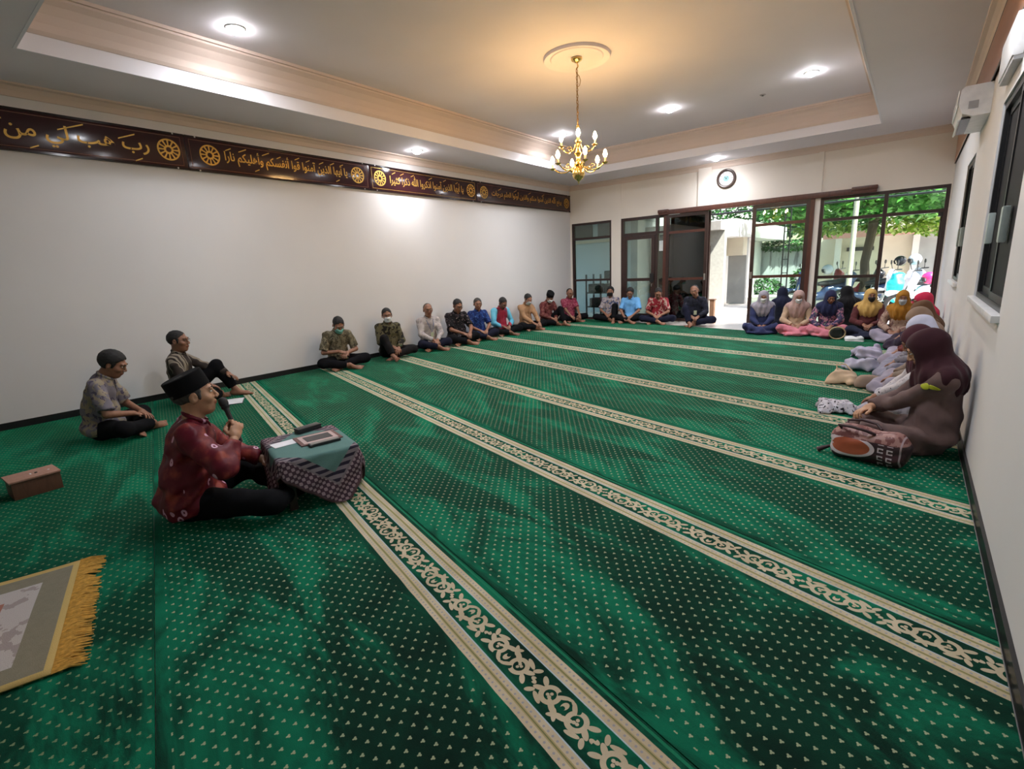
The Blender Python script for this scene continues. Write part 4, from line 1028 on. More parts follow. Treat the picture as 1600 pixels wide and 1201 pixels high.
# ================================================================ people: shared pieces
def head_sdf(P, hj=1.0):
    d = sunion([ellip(P, (0, -.014, .032), (.074, .094, .083)), ellip(P, (0, .022, -.032), (.060*hj, .070, .078)), ellip(P, (0, .050, -.088), (.030, .030, .026))], .035)
    d = smin(d, rcone(P, (-.034, .082, .030), (.034, .082, .030), .011, .011), .018)                       # brow
    d = smin(d, rcone(P, (-.048, .058, -.018), (-.044, .064, -.022), .016, .016), .025); d = smin(d, rcone(P, (.048, .058, -.018), (.044, .064, -.022), .016, .016), .025)
    for s in (-1, 1): d = smax(d, -ellip(P, (s*.031, .105, .012), (.017, .016, .011)), .012)                # eye hollows
    d = smin(d, rcone(P, (0, .088, .018), (0, .109, -.020), .007, .010), .010)                              # nose
    for s in (-1, 1): d = smin(d, ellip(P, (s*.011, .101, -.026), (.009, .011, .008)), .006)
    d = smin(d, ellip(P, (0, .090, -.050), (.024, .011, .0065)), .006); d = smin(d, ellip(P, (0, .088, -.062), (.021, .011, .007)), .006)   # lips
    d = smax(d, -ellip(P, (0, .104, -.0555), (.020, .010, .0022)), .003)
    for s in (-1, 1):                                                                                       # ears
        e = ellip(P, (s*.077, -.004, -.004), (.011, .021, .033), Rz(s*-18)@Rx(-8)); e = smax(e, -ellip(P, (s*.088, .004, .002), (.008, .010, .018)), .005); d = smin(d, e, .008)
    d = smin(d, rcone(P, (0, -.022, -.055), (0, -.040, -.165), .050, .054), .025)
    return d
HEAD = surfnet(head_sdf, (-.11, -.13, -.17), (.11, .14, .13), .0055)
def hair_sdf(P, line=.068, nape=-.062, puff=0.0):
    d = ellip(P, (0, -.018, .034), (.0790+puff, .0990+puff, .0880+puff))
    nz = folds(P, .0035, 130, 8)
    d = smax(d, halfspace(P, (0, .064, line), (0, .86, -.50))+nz+.35*np.maximum(0, np.abs(P[..., 0])-.045)*(P[..., 2] > .03), .010)
    d = smax(d, halfspace(P, (0, -.02, nape), (0, -.10, -1))+nz, .010)
    for s in (-1, 1):
        d = smax(d, -ellip(P, (s*.085, .000, -.014), (.022, .026, .034)), .006)
        d = smin(d, smax(ellip(P, (s*.068, .026, .008), (.0075, .010, .030)), halfspace(P, (0, 0, -.022), (0, 0, -1)), .006), .008)      # sideburn
    return d + folds(P, .0010, 170, 4)
HAIR = surfnet(lambda P: hair_sdf(P), (-.11, -.14, -.10), (.11, .12, .15), .006)
HAIRQ = surfnet(lambda P: hair_sdf(P, .064, -.05, .011), (-.12, -.15, -.10), (.12, .13, .17), .006)         # fuller hair
def hair_thin(P): return smax(smax(ellip(P, (0, -.018, .033), (.0785, .099, .085)), halfspace(P, (0, .020, .078), (0, .92, -.25)), .02), halfspace(P, (0, -.02, -.055), (0, -.1, -1)), .01)
HAIRT = surfnet(hair_thin, (-.11, -.14, -.10), (.11, .12, .14), .006)
def mask_sdf(P):
    f = sunion([ellip(P, (0, .022, -.032), (.066, .078, .082)), ellip(P, (0, .056, -.085), (.034, .032, .030)), rcone(P, (0, .090, .006), (0, .114, -.024), .010, .015)], .03)
    sh = np.abs(f-.003)-.0035
    b = smax(sbox(P, (0, .09, -.050), (.062, .075, .050), .02), halfspace(P, (0, .09, -.004), (0, -.25, 1)), .008)
    return smax(sh, b, .004)
MASK = surfnet(mask_sdf, (-.09, .0, -.13), (.09, .15, .03), .0055)
def hand_sdf(P, curl=18.0, spread=1.0):
    d = smin(ellip(P, (0, .048, 0), (.040, .050, .0135)), rcone(P, (0, -.02, 0), (0, .015, 0), .026, .027), .02)
    for i, (x, L_) in enumerate(((-.030, .062), (-.010, .074), (.0105, .070), (.030, .056))):
        p = np.array([x*.95, .088-.004*abs(i-1.4), .001]); a = math.radians(curl*.6); sd_ = x*.35*spread; r = .0088
        for s, f in enumerate((.45, .32, .23)):
            q = p+np.array([sd_*f, math.cos(a)*L_*f, -math.sin(a)*L_*f]); d = smin(d, rcone(P, p, q, r, r*.92), .004); p = q; r *= .92; a += math.radians(curl)
    p = np.array([.030, .020, -.004])
    for q in (np.array([.054, .044, -.012]), np.array([.064, .070, -.016]), np.array([.066, .086, -.018])): d = smin(d, rcone(P, p, q, .0115, .010), .006); p = q
    return d
HAND = surfnet(lambda P: hand_sdf(P, 20), (-.07, -.05, -.08), (.09, .18, .04), .0052)
HANDC = surfnet(lambda P: hand_sdf(P, 42, .5), (-.07, -.05, -.11), (.09, .18, .04), .0052)
def fist_sdf(P):                                                      # fingers wrapped round a rod along local x through (0,.075,-.026)
    d = smin(ellip(P, (0, .045, 0), (.041, .048, .016)), rcone(P, (0, -.02, 0), (0, .015, 0), .026, .027), .02)
    c = np.array([0, .078, -.024])
    for i, x in enumerate((-.031, -.0105, .0105, .031)):
        R_ = .0265; pts = [c+np.array([x, R_*math.sin(t), R_*math.cos(t)]) for t in np.radians([0, 50, 100, 150, 200, 245])]
        for p, q in zip(pts[:-1], pts[1:]): d = smin(d, rcone(P, p, q, .0098, .0095), .003)
    pts = [np.array([.036, .018, -.010]), np.array([.044, .040, -.034]), np.array([.034, .062, -.050]), np.array([.018, .080, -.056])]
    for p, q in zip(pts[:-1], pts[1:]): d = smin(d, rcone(P, p, q, .0125, .0105), .006)
    return d
FIST = surfnet(fist_sdf, (-.06, -.05, -.09), (.07, .14, .04), .0048)
def foot_sdf(P):
    d = sunion([ellip(P, (0, -.030, -.040), (.030, .036, .032)), rcone(P, (0, .0, .01), (0, .045, -.040), .036, .030), rcone(P, (0, .0, -.045), (.004, .115, -.055), .028, .026), ellip(P, (.002, .125, -.056), (.044, .040, .018))], .03)
    for x, L_, r in ((-.028, .052, .0125), (-.010, .046, .0095), (.005, .042, .009), (.019, .036, .0085), (.031, .028, .008)): d = smin(d, rcone(P, (x, .140, -.058), (x*1.05, .140+L_, -.062), r, r*.9), .006)
    return d
FOOT = surfnet(foot_sdf, (-.07, -.08, -.09), (.07, .22, .07), .0065)

def skinmat(name, col):
    g = G(name); n = g.noise(30, 3); at = g.n.new('ShaderNodeAttribute'); at.attribute_name = 'lip'
    base = g.ramp(n, [(.3, tuple(c*.9 for c in col)), (.7, tuple(min(1, c*1.08) for c in col))])
    c2 = g.mix(X(g, at.outputs['Fac'])*.7, base, (col[0]*.75, col[1]*.42, col[2]*.42))
    g.set(c2, .48, 0, .45); g.b.inputs['Subsurface Weight'].default_value = .06; g.b.inputs['Subsurface Radius'].default_value = (.01, .004, .002)
    return g.mat
SK = {'a': skinmat('skin_tan', (.46, .25, .15)), 'b': skinmat('skin_brown', (.27, .125, .075)), 'c': skinmat('skin_light', (.52, .30, .20)), 'd': skinmat('skin_deep', (.19, .085, .052))}
m_hair = M('black_hair', (.010, .009, .009), .75, var=.5, scale=90, bump=.5, bscale=300); m_hairg = M('greying_hair', (.045, .042, .04), .8, var=.4, scale=60)
m_eye = M('eye_white', (.62, .60, .57), .25); m_iris = M('eye_dark', (.010, .006, .004), .15); m_brow = M('eyebrow_hair', (.010, .008, .007), .8)
m_velvet = M('black_velvet', (.004, .004, .005), .95, spec=.2)
m_trk = M('black_trousers', (.0055, .0055, .007), .9, spec=.12, var=.2); m_trn = M('navy_trousers', (.011, .012, .026), .9, spec=.12, var=.2); m_trg = M('charcoal_trousers', (.014, .013, .014), .9, spec=.12, var=.2)
m_maskw = M('mask_white', (.70, .72, .74), .7); m_maskt = M('mask_teal', (.20, .52, .45), .7); m_maskk = M('mask_black', (.015, .012, .013), .8); m_maskg = M('mask_grey', (.42, .44, .46), .7)

# ---------------------------------------------------------------- cloth materials
def cloth_plain(name, col, var=.12, rough=.85):
    if name in _mc: return _mc[name]
    g = G(name); n = g.noise(9, 4); n2 = g.noise(260, 2)
    g.set(g.ramp(n, [(.3, tuple(c*(1-var) for c in col)), (.7, tuple(min(1, c*(1+var)) for c in col))]), rough, 0, .2); g.b.inputs['Sheen Weight'].default_value = .08
    g.bump(n2, .25, .002); _mc[name] = g.mat; return g.mat
def batik(name, base, c2, c3, s=22, thr=(.52, .60), v='blotch', seed=0.0, rough=.8):
    g = G(name); vec = g.mapping((1, 1, 1), (0, 0, 0), (seed, seed*1.7, seed*.6))
    n = g.noise(s, 3, vec, .55, .6); n2 = g.noise(s*1.9, 2, g.mapping((1, 1, 1), (0, 0, 0), (seed+5, 3, 1)), .5, .3)
    if v == 'blotch':
        col = g.mix(n.gt(thr[0]), base, c2); col = g.mix(n2.gt(thr[1]), col, c3)
    elif v == 'flower':
        d = g.voro(s*.55, vec); e = g.voro(s*1.3, vec)
        col = g.mix(d.lt(.30), base, c2); col = g.mix(d.lt(.15), col, c3); col = g.mix(e.lt(.16)*n.gt(.5), col, c3)
    elif v == 'stripe':
        x, y, z = g.xyz(vec); a = ((x*1.0 + (z*6.0).sin()*.004)*s*4.5).sin(); b = ((x*1.0)*s*11.0).sin()
        col = g.mix(a.gt(.15), base, c2); col = g.mix(a.gt(.75)*b.gt(.0), col, c3)
    elif v == 'motif':                                   # small pale leaf marks on a dappled ground
        d = g.voro(s*.42, g.mapping((1, 1, .62), (.4, .3, .5), (seed, seed, seed)), rnd=.9)
        soft = g.smooth(g.noise(10, 3, vec), .47, .70)
        col = g.mix(soft*.8, base, c2); col = g.mix((d-.17).abs().lt(.060)*g.noise(7, 1, vec).gt(.48), col, c3)
    elif v == 'ring':                                    # sparse little white rings on a dappled ground
        d = g.voro(s*.36, vec, rnd=.85)
        soft = g.smooth(g.noise(9, 3, vec), .45, .72)
        col = g.mix(soft*.75, base, c2); col = g.mix((d-.17).abs().lt(.045), col, c3)
        col = g.mix(d.lt(.06), col, c3)
    elif v == 'lattice':
        x, y, z = g.xyz(vec); q = ((x+z)*s*3.0).sin()*((x-z)*s*3.0).sin()
        col = g.mix(q.gt(.12), base, c2); col = g.mix(n.gt(thr[1]), col, c3)
    elif v == 'bigflower':
        d = g.voro(s*.30, vec); e = g.voro(s*.9, vec, 'F2')
        m1 = (d + (n-.5)*.35); col = g.mix(m1.lt(.26), base, c2); col = g.mix(m1.lt(.12), col, c3); col = g.mix(((e-.55).abs()).lt(.03), col, c2)
    g.set(col, rough, 0, .25); g.bump(g.noise(240, 2), .2, .002)
    return g.mat

# ---------------------------------------------------------------- one seated person
def unit(v): v = np.asarray(v, float); return v/(np.linalg.norm(v)+1e-9)
def ik(s, t, l1, l2, pole):
    s = np.asarray(s, float); t = np.asarray(t, float); d = t-s; L_ = np.linalg.norm(d); L2 = min(L_, (l1+l2)*.995)
    n = d/L_; t = s+n*L2; a = (l1*l1-l2*l2+L2*L2)/(2*L2); h = math.sqrt(max(0, l1*l1-a*a))
    p = np.asarray(pole, float); p = unit(p-n*p.dot(n)); return s+n*a+p*h, t
def frame_to(y, up=(0, 0, 1)):                       # rotation whose +y is y and +z is near up
    y = unit(y); z = np.asarray(up, float); x = unit(np.cross(y, z)); z = np.cross(x, y); return np.stack([x, y, z], 1)
LEGS = {
 'cross': (((.35, .25, .135), (-.02, .40, .075), (-.75, .62, -.06)), ((-.35, .26, .135), (.05, .31, .085), (.80, .45, -.08))),
 'kneeup': (((.34, .24, .13), (-.04, .36, .075), (-.8, .5, -.06)), ((-.17, .34, .40), (-.16, .50, .085), (-.1, 1, -.05))),
 'kneeup2': (((.19, .33, .37), (.12, .47, .085), (.15, 1, -.05)), ((-.35, .25, .13), (.03, .33, .08), (.8, .5, -.06))),
 'stretch': (((.33, .24, .13), (-.02, .36, .075), (-.7, .6, -.06)), ((-.16, .42, .17), (-.20, .78, .085), (-.15, .75, .65))),
 'speak': (((.40, .40, .125), (.12, .62, .085), (-.6, .7, -.05)), ((-.30, .34, .14), (.02, .50, .085), (.8, .5, -.06))),
 'snug': (((.26, .29, .145), (-.02, .42, .075), (-.70, .65, -.06)), ((-.26, .30, .145), (.05, .33, .085), (.75, .50, -.08))),
 'narrow': (((.20, .34, .15), (.02, .46, .09), (-.6, .7, -.05)), ((-.20, .34, .15), (-.02, .42, .08), (.6, .7, -.05))),
 'lotus': (((.36, .22, .12), (.02, .36, .085), (-.9, .3, -.05)), ((-.36, .22, .12), (.02, .29, .075), (.9, .3, -.05))),
}
def person(label, pos, face, s=.95, lean=4, slump=18, head=(12, 0, 0), legs='cross', hands=((.07, .27, .20), (-.06, .29, .20)), skin='a', shirt=None, sleeve='long', trousers=None,
           hair='short', hairm=None, mask=None, cap=False, glasses=False, hijab=None, skirt=None, voxel=.015, handm=('relax', 'relax'), handup=None, tilt=0, belly=1.0, feet=True, group='people seated around the room', hem=.10, robe=None, hijlen=1.0, loose=1.0, lanyard=None, name='person', capt=-.09, headsize=1.06, fine=False):
    root = thing(name, label, 'person', (pos[0], pos[1], pos[2] if len(pos) > 2 else 0), math.radians(face), group)
    root.scale = (s, s, s)
    def dr(th, tl=tilt): return np.array([math.sin(math.radians(tl)), math.sin(math.radians(th))*math.cos(math.radians(tl)), math.cos(math.radians(th))*math.cos(math.radians(tl))])
    pel = np.array([0, 0, .115]); wai = pel+.165*dr(lean); che = wai+.165*dr(lean+slump*.55); nb = che+.155*dr(lean+slump)
    Rc = Ry(tilt)@Rx(-(lean+slump*.8))
    hp, hy, hr = head
    Rh = Rz(hy)@Rx(-hp)@Ry(hr)
    ntop = nb+.040*dr(lean+slump*.9+hp*.25)
    hc = ntop + Rh@np.array([0, .020, .105])*headsize
    sh = {sd_: nb+Rc@np.array([sd_*.168, -.012, -.058]) for sd_ in (1, -1)}
    hip = {1: pel+np.array([.09, .03, -.005]), -1: pel+np.array([-.09, .03, -.005])}
    arms = {}
    for sd_, tg in zip((1, -1), hands):
        el, wr = ik(sh[sd_], tg, .275, .245, (sd_*.9, -.35, -.45)); arms[sd_] = (el, wr)
    lg = LEGS[legs]; leg = {1: lg[0], -1: lg[1]}
    # --- the continuous body under the clothes
    def body(P):
        d = sunion([ellip(P, pel+[0, 0, .02], (.145, .105, .10)), ellip(P, wai+[0, .01, 0], (.125*belly, .095*belly, .13)), ellip(P, che, (.145, .095, .15), Rc), rcone(P, sh[1]*.9+nb*.1, sh[-1]*.9+nb*.1, .045, .045)], .05)
        d = smin(d, rcone(P, nb-[0, 0, .03], ntop+Rh@np.array([0, -.01, .03]), .052, .048), .02)
        for sd_ in (1, -1):
            el, wr = arms[sd_]; d = smin(d, rcone(P, sh[sd_], el, .046, .036), .015); d = smin(d, rcone(P, el, wr, .038, .026), .008)
            k, an, _ = leg[sd_]; d = smin(d, rcone(P, hip[sd_], k, .07, .048), .02); d = smin(d, rcone(P, k, an, .046, .034), .01)
        return d
    parts = [surfnet(body, (-.46, -.24, 0), (.46, .72 if legs in ('cross', 'lotus', 'narrow', 'snug', 'speak') else .86, .80), voxel*1.15)]
    hd = HEAD[0]*headsize; parts.append((hd@Rh.T+hc, HEAD[1])); nh = sum(len(p[0]) for p in parts)
    for k, sd_ in enumerate((1, -1)):
        el, wr = arms[sd_]; kind = handm[k]; tmpl = {'relax': HAND, 'curl': HANDC, 'fist': FIST}[kind]
        d = unit(wr-el); 
        if handup and handup[k] is not None: Rf = frame_to(unit(handup[k][0]), handup[k][1])
        else: Rf = frame_to(unit(d*.5+np.array([-sd_*.35, .45, -.25])), (sd_*.25, .1, 1))
        V = tmpl[0].copy(); Q = tmpl[1]
        if sd_ == 1: V[:, 0] *= -1; Q = Q[:, ::-1]
        parts.append((V@Rf.T+wr, Q))
    if feet:
        for sd_ in (1, -1):
            k, an, fd = leg[sd_]; Rf = frame_to(fd, (sd_*.75 if legs in ('cross', 'lotus', 'narrow', 'snug', 'speak') or sd_ == 1 else 0, .2, .7)); V = FOOT[0].copy(); Q = FOOT[1]
            if sd_ == -1: V[:, 0] *= -1; Q = Q[:, ::-1]
            W = V@Rf.T+np.array(an); W[:, 2] = np.maximum(W[:, 2], .004); parts.append((W, Q))
    V, Q = merge(parts); bo = np_mesh('body', V, Q, SK[skin], root)
    h0 = len(parts[0][0]); lip = np.zeros(len(V), F4); hv = HEAD[0]
    lip[h0:h0+len(hv)] = ((((hv[:, 0]/.026)**2+((hv[:, 2]+.0555)/.014)**2) < 1) & (hv[:, 1] > .07)).astype(F4)
    at = bo.data.attributes.new('lip', 'FLOAT', 'POINT'); at.data.foreach_set('value', lip)
    def headpart(nm, tm, m, parent=root, sc_=1.0): return np_mesh(nm, (tm[0]*headsize*sc_)@Rh.T+hc, tm[1], m, parent)
    # --- eyes and brows
    for sd_ in (1, -1):
        bm = bmesh.new(); bmesh.ops.create_uvsphere(bm, u_segments=10, v_segments=8, radius=.0125)
        for v in bm.verts: v.co = Vector(hc+Rh@(np.array([sd_*.031, .0825, .012])+np.array([v.co.x*1.0, v.co.y*.8, v.co.z*.29]))*headsize)
        e = bm_obj('eye', bm, m_eye, root, True, sharp=180)
        bm = bmesh.new(); bmesh.ops.create_uvsphere(bm, u_segments=8, v_segments=6, radius=.0066)
        for v in bm.verts: v.co = Vector(hc+Rh@(np.array([sd_*.031, .0895, .0115])+np.array([v.co.x, v.co.y*.55, v.co.z*.56]))*headsize)
        bm_obj('iris', bm, m_iris, e, True, sharp=180)
        pts = [hc+Rh@(np.array(q)*headsize) for q in ((sd_*.015, .0945, .0335), (sd_*.031, .0925, .0365), (sd_*.047, .078, .0325))]
        tube('eyebrow', pts, .0035, m_brow, root, 6, [.003, .0042, .002])
    # --- hair, cap, mask, glasses
    if hair and not hijab: headpart('hair', {'short': HAIR, 'full': HAIRQ, 'thin': HAIRT}[hair], hairm or m_hair)
    if cap:
        bm = bmesh.new(); lathe_bm(bm, [(.080, .030), (.0835, .030), (.0850, .070), (.0835, .122), (.079, .126), (0, .122)], 36, (0, 0, 0), 1.0, 1.24)
        for v in bm.verts:
            q = np.array(v.co); q[2] -= .045; q = Rx(math.degrees(capt))@q; q[2] += .045; q[1] -= .014; v.co = Vector(hc+Rh@(q*headsize))
        bm_obj('cap', bm, m_velvet, root, True)
    if mask:
        mk = headpart('face_mask', MASK, mask)
        if not hijab:
            for sd_ in (1, -1): tube('ear_loop', [hc+Rh@(np.array(q)*headsize) for q in ((sd_*.058, .062, -.022), (sd_*.074, .03, -.010), (sd_*.082, -.012, .004))], .0018, mask, mk, 5)
    if glasses:
        gl = None
        for sd_ in (1, -1):
            ring = [hc+Rh@(np.array([sd_*.032+.023*math.cos(2*PI*j/16), .104-.010*abs(math.cos(2*PI*j/16)), .010+.017*math.sin(2*PI*j/16)])*headsize) for j in range(16)]
            o = tube('glasses_rim', ring, .0016, m_black, root if gl is None else gl, 5, closed=True); gl = gl or o
            tube('glasses_arm', [hc+Rh@(np.array(q)*headsize) for q in ((sd_*.055, .096, .014), (sd_*.078, .05, .014), (sd_*.082, -.005, .010))], .0016, m_black, gl, 5)
        tube('glasses_bridge', [hc+Rh@(np.array(q)*headsize) for q in ((-.010, .106, .013), (0, .110, .016), (.010, .106, .013))], .0016, m_black, gl, 5)
    # --- upper garment
    sd0 = abs(hash(label)) % 1000 if False else sum(map(ord, label)) % 1000
    def shirtf(P):
        d = sunion([ellip(P, pel+[0, .015, .01], (.196*belly*loose, .162*loose, .120)), ellip(P, wai+[0, .012, -.01], (.160*belly*loose, .128*belly*loose, .155), Rc), ellip(P, che+[0, .004, 0], (.172, .122, .165), Rc), rcone(P, sh[1]*.93+nb*.07, sh[-1]*.93+nb*.07, .062, .062), rcone(P, nb-Rc@np.array([0, 0, .05]), nb, .085, .062)], .055)
        for sd_ in (1, -1):
            el, wr = arms[sd_]; ua = rcone(P, sh[sd_], el, .066*loose, .056*loose)
            if sleeve == 'short':
                cutp = sh[sd_]+(el-sh[sd_])*.86; ua = smax(rcone(P, sh[sd_], el, .066, .068), halfspace(P, cutp, el-sh[sd_]), .006)
            d = smin(d, ua, .03)
            if sleeve == 'long':
                cutp = el+(wr-el)*.93; fa_ = smax(rcone(P, el, wr, .056*loose, .042*loose), halfspace(P, cutp, wr-el), .006); d = smin(d, fa_, .02)
        d = d + folds(P, .0055*loose**3, 34, sd0) + folds(P, .0035*loose**3, 70, sd0+1)
        hemd = hem + .30*np.maximum(0, P[..., 1]-.02) 
        d = smax(d, hemd-P[..., 2], .012)
        d = smax(d, halfspace(P, nb+Rc@np.array([0, .0, .022]), Rc@np.array([0, .35, 1])), .008)
        return smax(d, -rcone(P, nb-[0, 0, .02], ntop+Rh@np.array([0, 0, .03]), .056, .052), .006)
    hx_ = .52
    so = sdf_obj('shirt' if not hijab else 'blouse', shirtf, (-hx_, -.28, .02), (hx_, .50, .78), voxel, shirt, root)
    if not hijab:
        ring = []
        for j in range(15):
            a = math.radians(90+22+ (360-44)*j/14); ring.append(nb+Rc@np.array([.066*math.cos(a), .066*math.sin(a)+.006, .026-.020*math.sin(a)]))
        tube('collar', ring, .012, shirt, root, 7, [.010]+[.0135]*13+[.010])
        top = nb+Rc@np.array([0, .075, .0]); q = [top, che+Rc@np.array([0, .128, .05]), che+Rc@np.array([0, .134, -.05]), wai+Rc@np.array([0, .145*belly, -.02])]
        tube('button_placket', q, .007, shirt, root, 6)
    # --- lower garment
    lowm = skirt or trousers or m_trk
    def lower(P):
        L_ = [ellip(P, pel+[0, .02, -.005], (.185, .145, .115))]
        for sd_ in (1, -1):
            k, an, _ = leg[sd_]; k = np.array(k); an = np.array(an)
            shin = rcone(P, k, an, .070, .058)
            if feet and not skirt: shin = smax(shin, halfspace(P, an+(k-an)*.10, an-k), .006)
            L_ += [rcone(P, hip[sd_], k, .098, .072), shin]
        if skirt:
            d = sunion(L_, .05); kx_ = max(abs(leg[1][0][0]), abs(leg[-1][0][0])); d = smin(d, ellip(P, (0, .24, .04), (kx_+.03, .25, .055)), .06); d = d+folds(P, .011, 26, sd0+3)+folds(P, .005, 60, sd0+4)
        else: d = sunion(L_, .035)+folds(P, .004, 40, sd0+3)
        d = smax(d, .004-P[..., 2], .008)
        return d
    sdf_obj('skirt' if skirt else 'trousers', lower, (-.50, -.22, -.02), (.50, .62 if legs in ('cross', 'lotus', 'narrow', 'snug', 'speak') else .90, .52), voxel, lowm, root)
    # --- head scarf
    if hijab:
        def hj(P):
            q = (P-hc.astype(F4))@Rh.astype(F4)
            hs = ellip(q, (0, -.020, .022), (.098, .122, .112)); hs = smin(hs, ellip(q, (0, .012, -.070), (.082, .090, .075)), .05)
            neck_ = rcone(P, hc+Rh@np.array([0, -.02, -.06]), nb+Rc@np.array([0, .01, -.02]), .092, .125)
            cape = sunion([rcone(P, sh[1]*.86+nb*.14, sh[-1]*.86+nb*.14, .084, .084), ellip(P, nb+Rc@np.array([0, .052, -.10*hijlen]), (.150, .105, .155*hijlen), Rc), ellip(P, nb+Rc@np.array([0, -.045, -.08]), (.165, .105, .14), Rc)], .06)
            d = smin(smin(hs, neck_, .05), cape, .05)
            an_ = np.arctan2(P[..., 0]-nb[0], P[..., 1]-nb[1])
            d = d + (.006*np.sin(an_*9+P[..., 2]*14+sd0) + .004*np.sin(an_*17-P[..., 2]*22))*np.clip((hc[2]-.02-P[..., 2])*8, 0, 1) + folds(P, .003, 38, sd0)
            open_ = smin(ellip(q, (0, .125, .004), (.056, .085, .058)), ellip(q, (0, .120, -.048), (.050, .075, .052)), .02)
            return smax(d, -open_, .010)
        sdf_obj('head_scarf', hj, hc*np.array([1, 1, 0])+np.array([-.34, -.30, nb[2]-.36]), hc*np.array([1, 1, 0])+np.array([.34, .30, hc[2]+.17]), min(voxel, .012), hijab, root)
    if lanyard is not None:
        f = che+Rc@np.array([0, .150, -.02]); f2 = wai+Rc@np.array([0, .165*belly, .05])
        ln = tube('lanyard', [nb+Rc@np.array([.07, .05, -.0]), che+Rc@np.array([.05, .148, .05]), f2+Rc@np.array([0, .012, .04]), che+Rc@np.array([-.05, .148, .05]), nb+Rc@np.array([-.07, .05, -.0])], .0045, lanyard, root, 5)
        bm = bmesh.new(); bx(bm, -.03, .03, -.003, .003, -.09, 0, .002)
        for v in bm.verts: v.co = Vector(f2+Rc@(np.array(v.co)+np.array([0, .018, .03])))
        bm_obj('badge', bm, M('badge_card', (.55, .60, .42), .4), root)
    return root, dict(hc=hc, Rh=Rh, arms=arms, nb=nb, che=che, Rc=Rc, wai=wai, s=s)
# ================================================================ the people
def Lc(*c): return lin(*c)
# --- the speaker
m_lead = batik('speaker_batik', Lc(92, 16, 34), Lc(150, 66, 54), Lc(206, 160, 186), 34, v='motif', seed=.3, rough=.5)
lead, LI = person('man in black velvet cap and maroon shirt speaking into a microphone', (-3.20, .92), -19, s=.97, lean=5, slump=14, head=(-4, 0, 0), legs='speak', capt=.30,
    hands=((.135, .285, .475), (-.10, .43, .235)), handm=('fist', 'relax'), handup=((( -.55, .35, .75), (.75, .45, .15)), None), skin='a', shirt=m_lead, trousers=m_trk, cap=True, hair='short', hairm=m_hairg, voxel=.0095, loose=1.14, belly=1.04, hem=.03)
def loc2w(root, p): root_m = Matrix.Translation(root.location) @ Matrix.Rotation(root.rotation_euler.z, 4, 'Z') @ Matrix.Scale(root.scale[0], 4); return root_m @ Vector(p)
# microphone through the fist
el, wr = LI['arms'][1]
Rf = frame_to((-.55, .35, .75), (.75, .45, .15)); ctr = wr + Rf@np.array([0, .078, -.024]); axis = Rf@np.array([1, 0, 0])
mouth = LI['hc'] + LI['Rh']@np.array([0, .135, -.075])
c_w = loc2w(lead, ctr); m_w = loc2w(lead, mouth); ax_w = (m_w-c_w).normalized()
t = thing('microphone', 'black handheld microphone held up to the speaker', 'microphone', c_w)
t.rotation_euler = ax_w.to_track_quat('Z', 'Y').to_euler()
Lm = (m_w-c_w).length
lathe('handle', [(0, -.10), (.010, -.10), (.0115, -.08), (.0145, Lm-.055), (.017, Lm-.045), (.017, Lm-.04)], m_black, t, 18)
lathe('collar', [(.0175, Lm-.045), (.0235, Lm-.038), (.0235, Lm-.030), (.018, Lm-.028)], m_black, t, 20)
lathe('grille', [(.018, Lm-.030), (.0245, Lm-.018), (.026, Lm), (.022, Lm+.018), (.012, Lm+.027), (0, Lm+.029)], M('mic_mesh', (.03, .03, .032), .5, .5, bump=.6, bscale=900), t, 20)
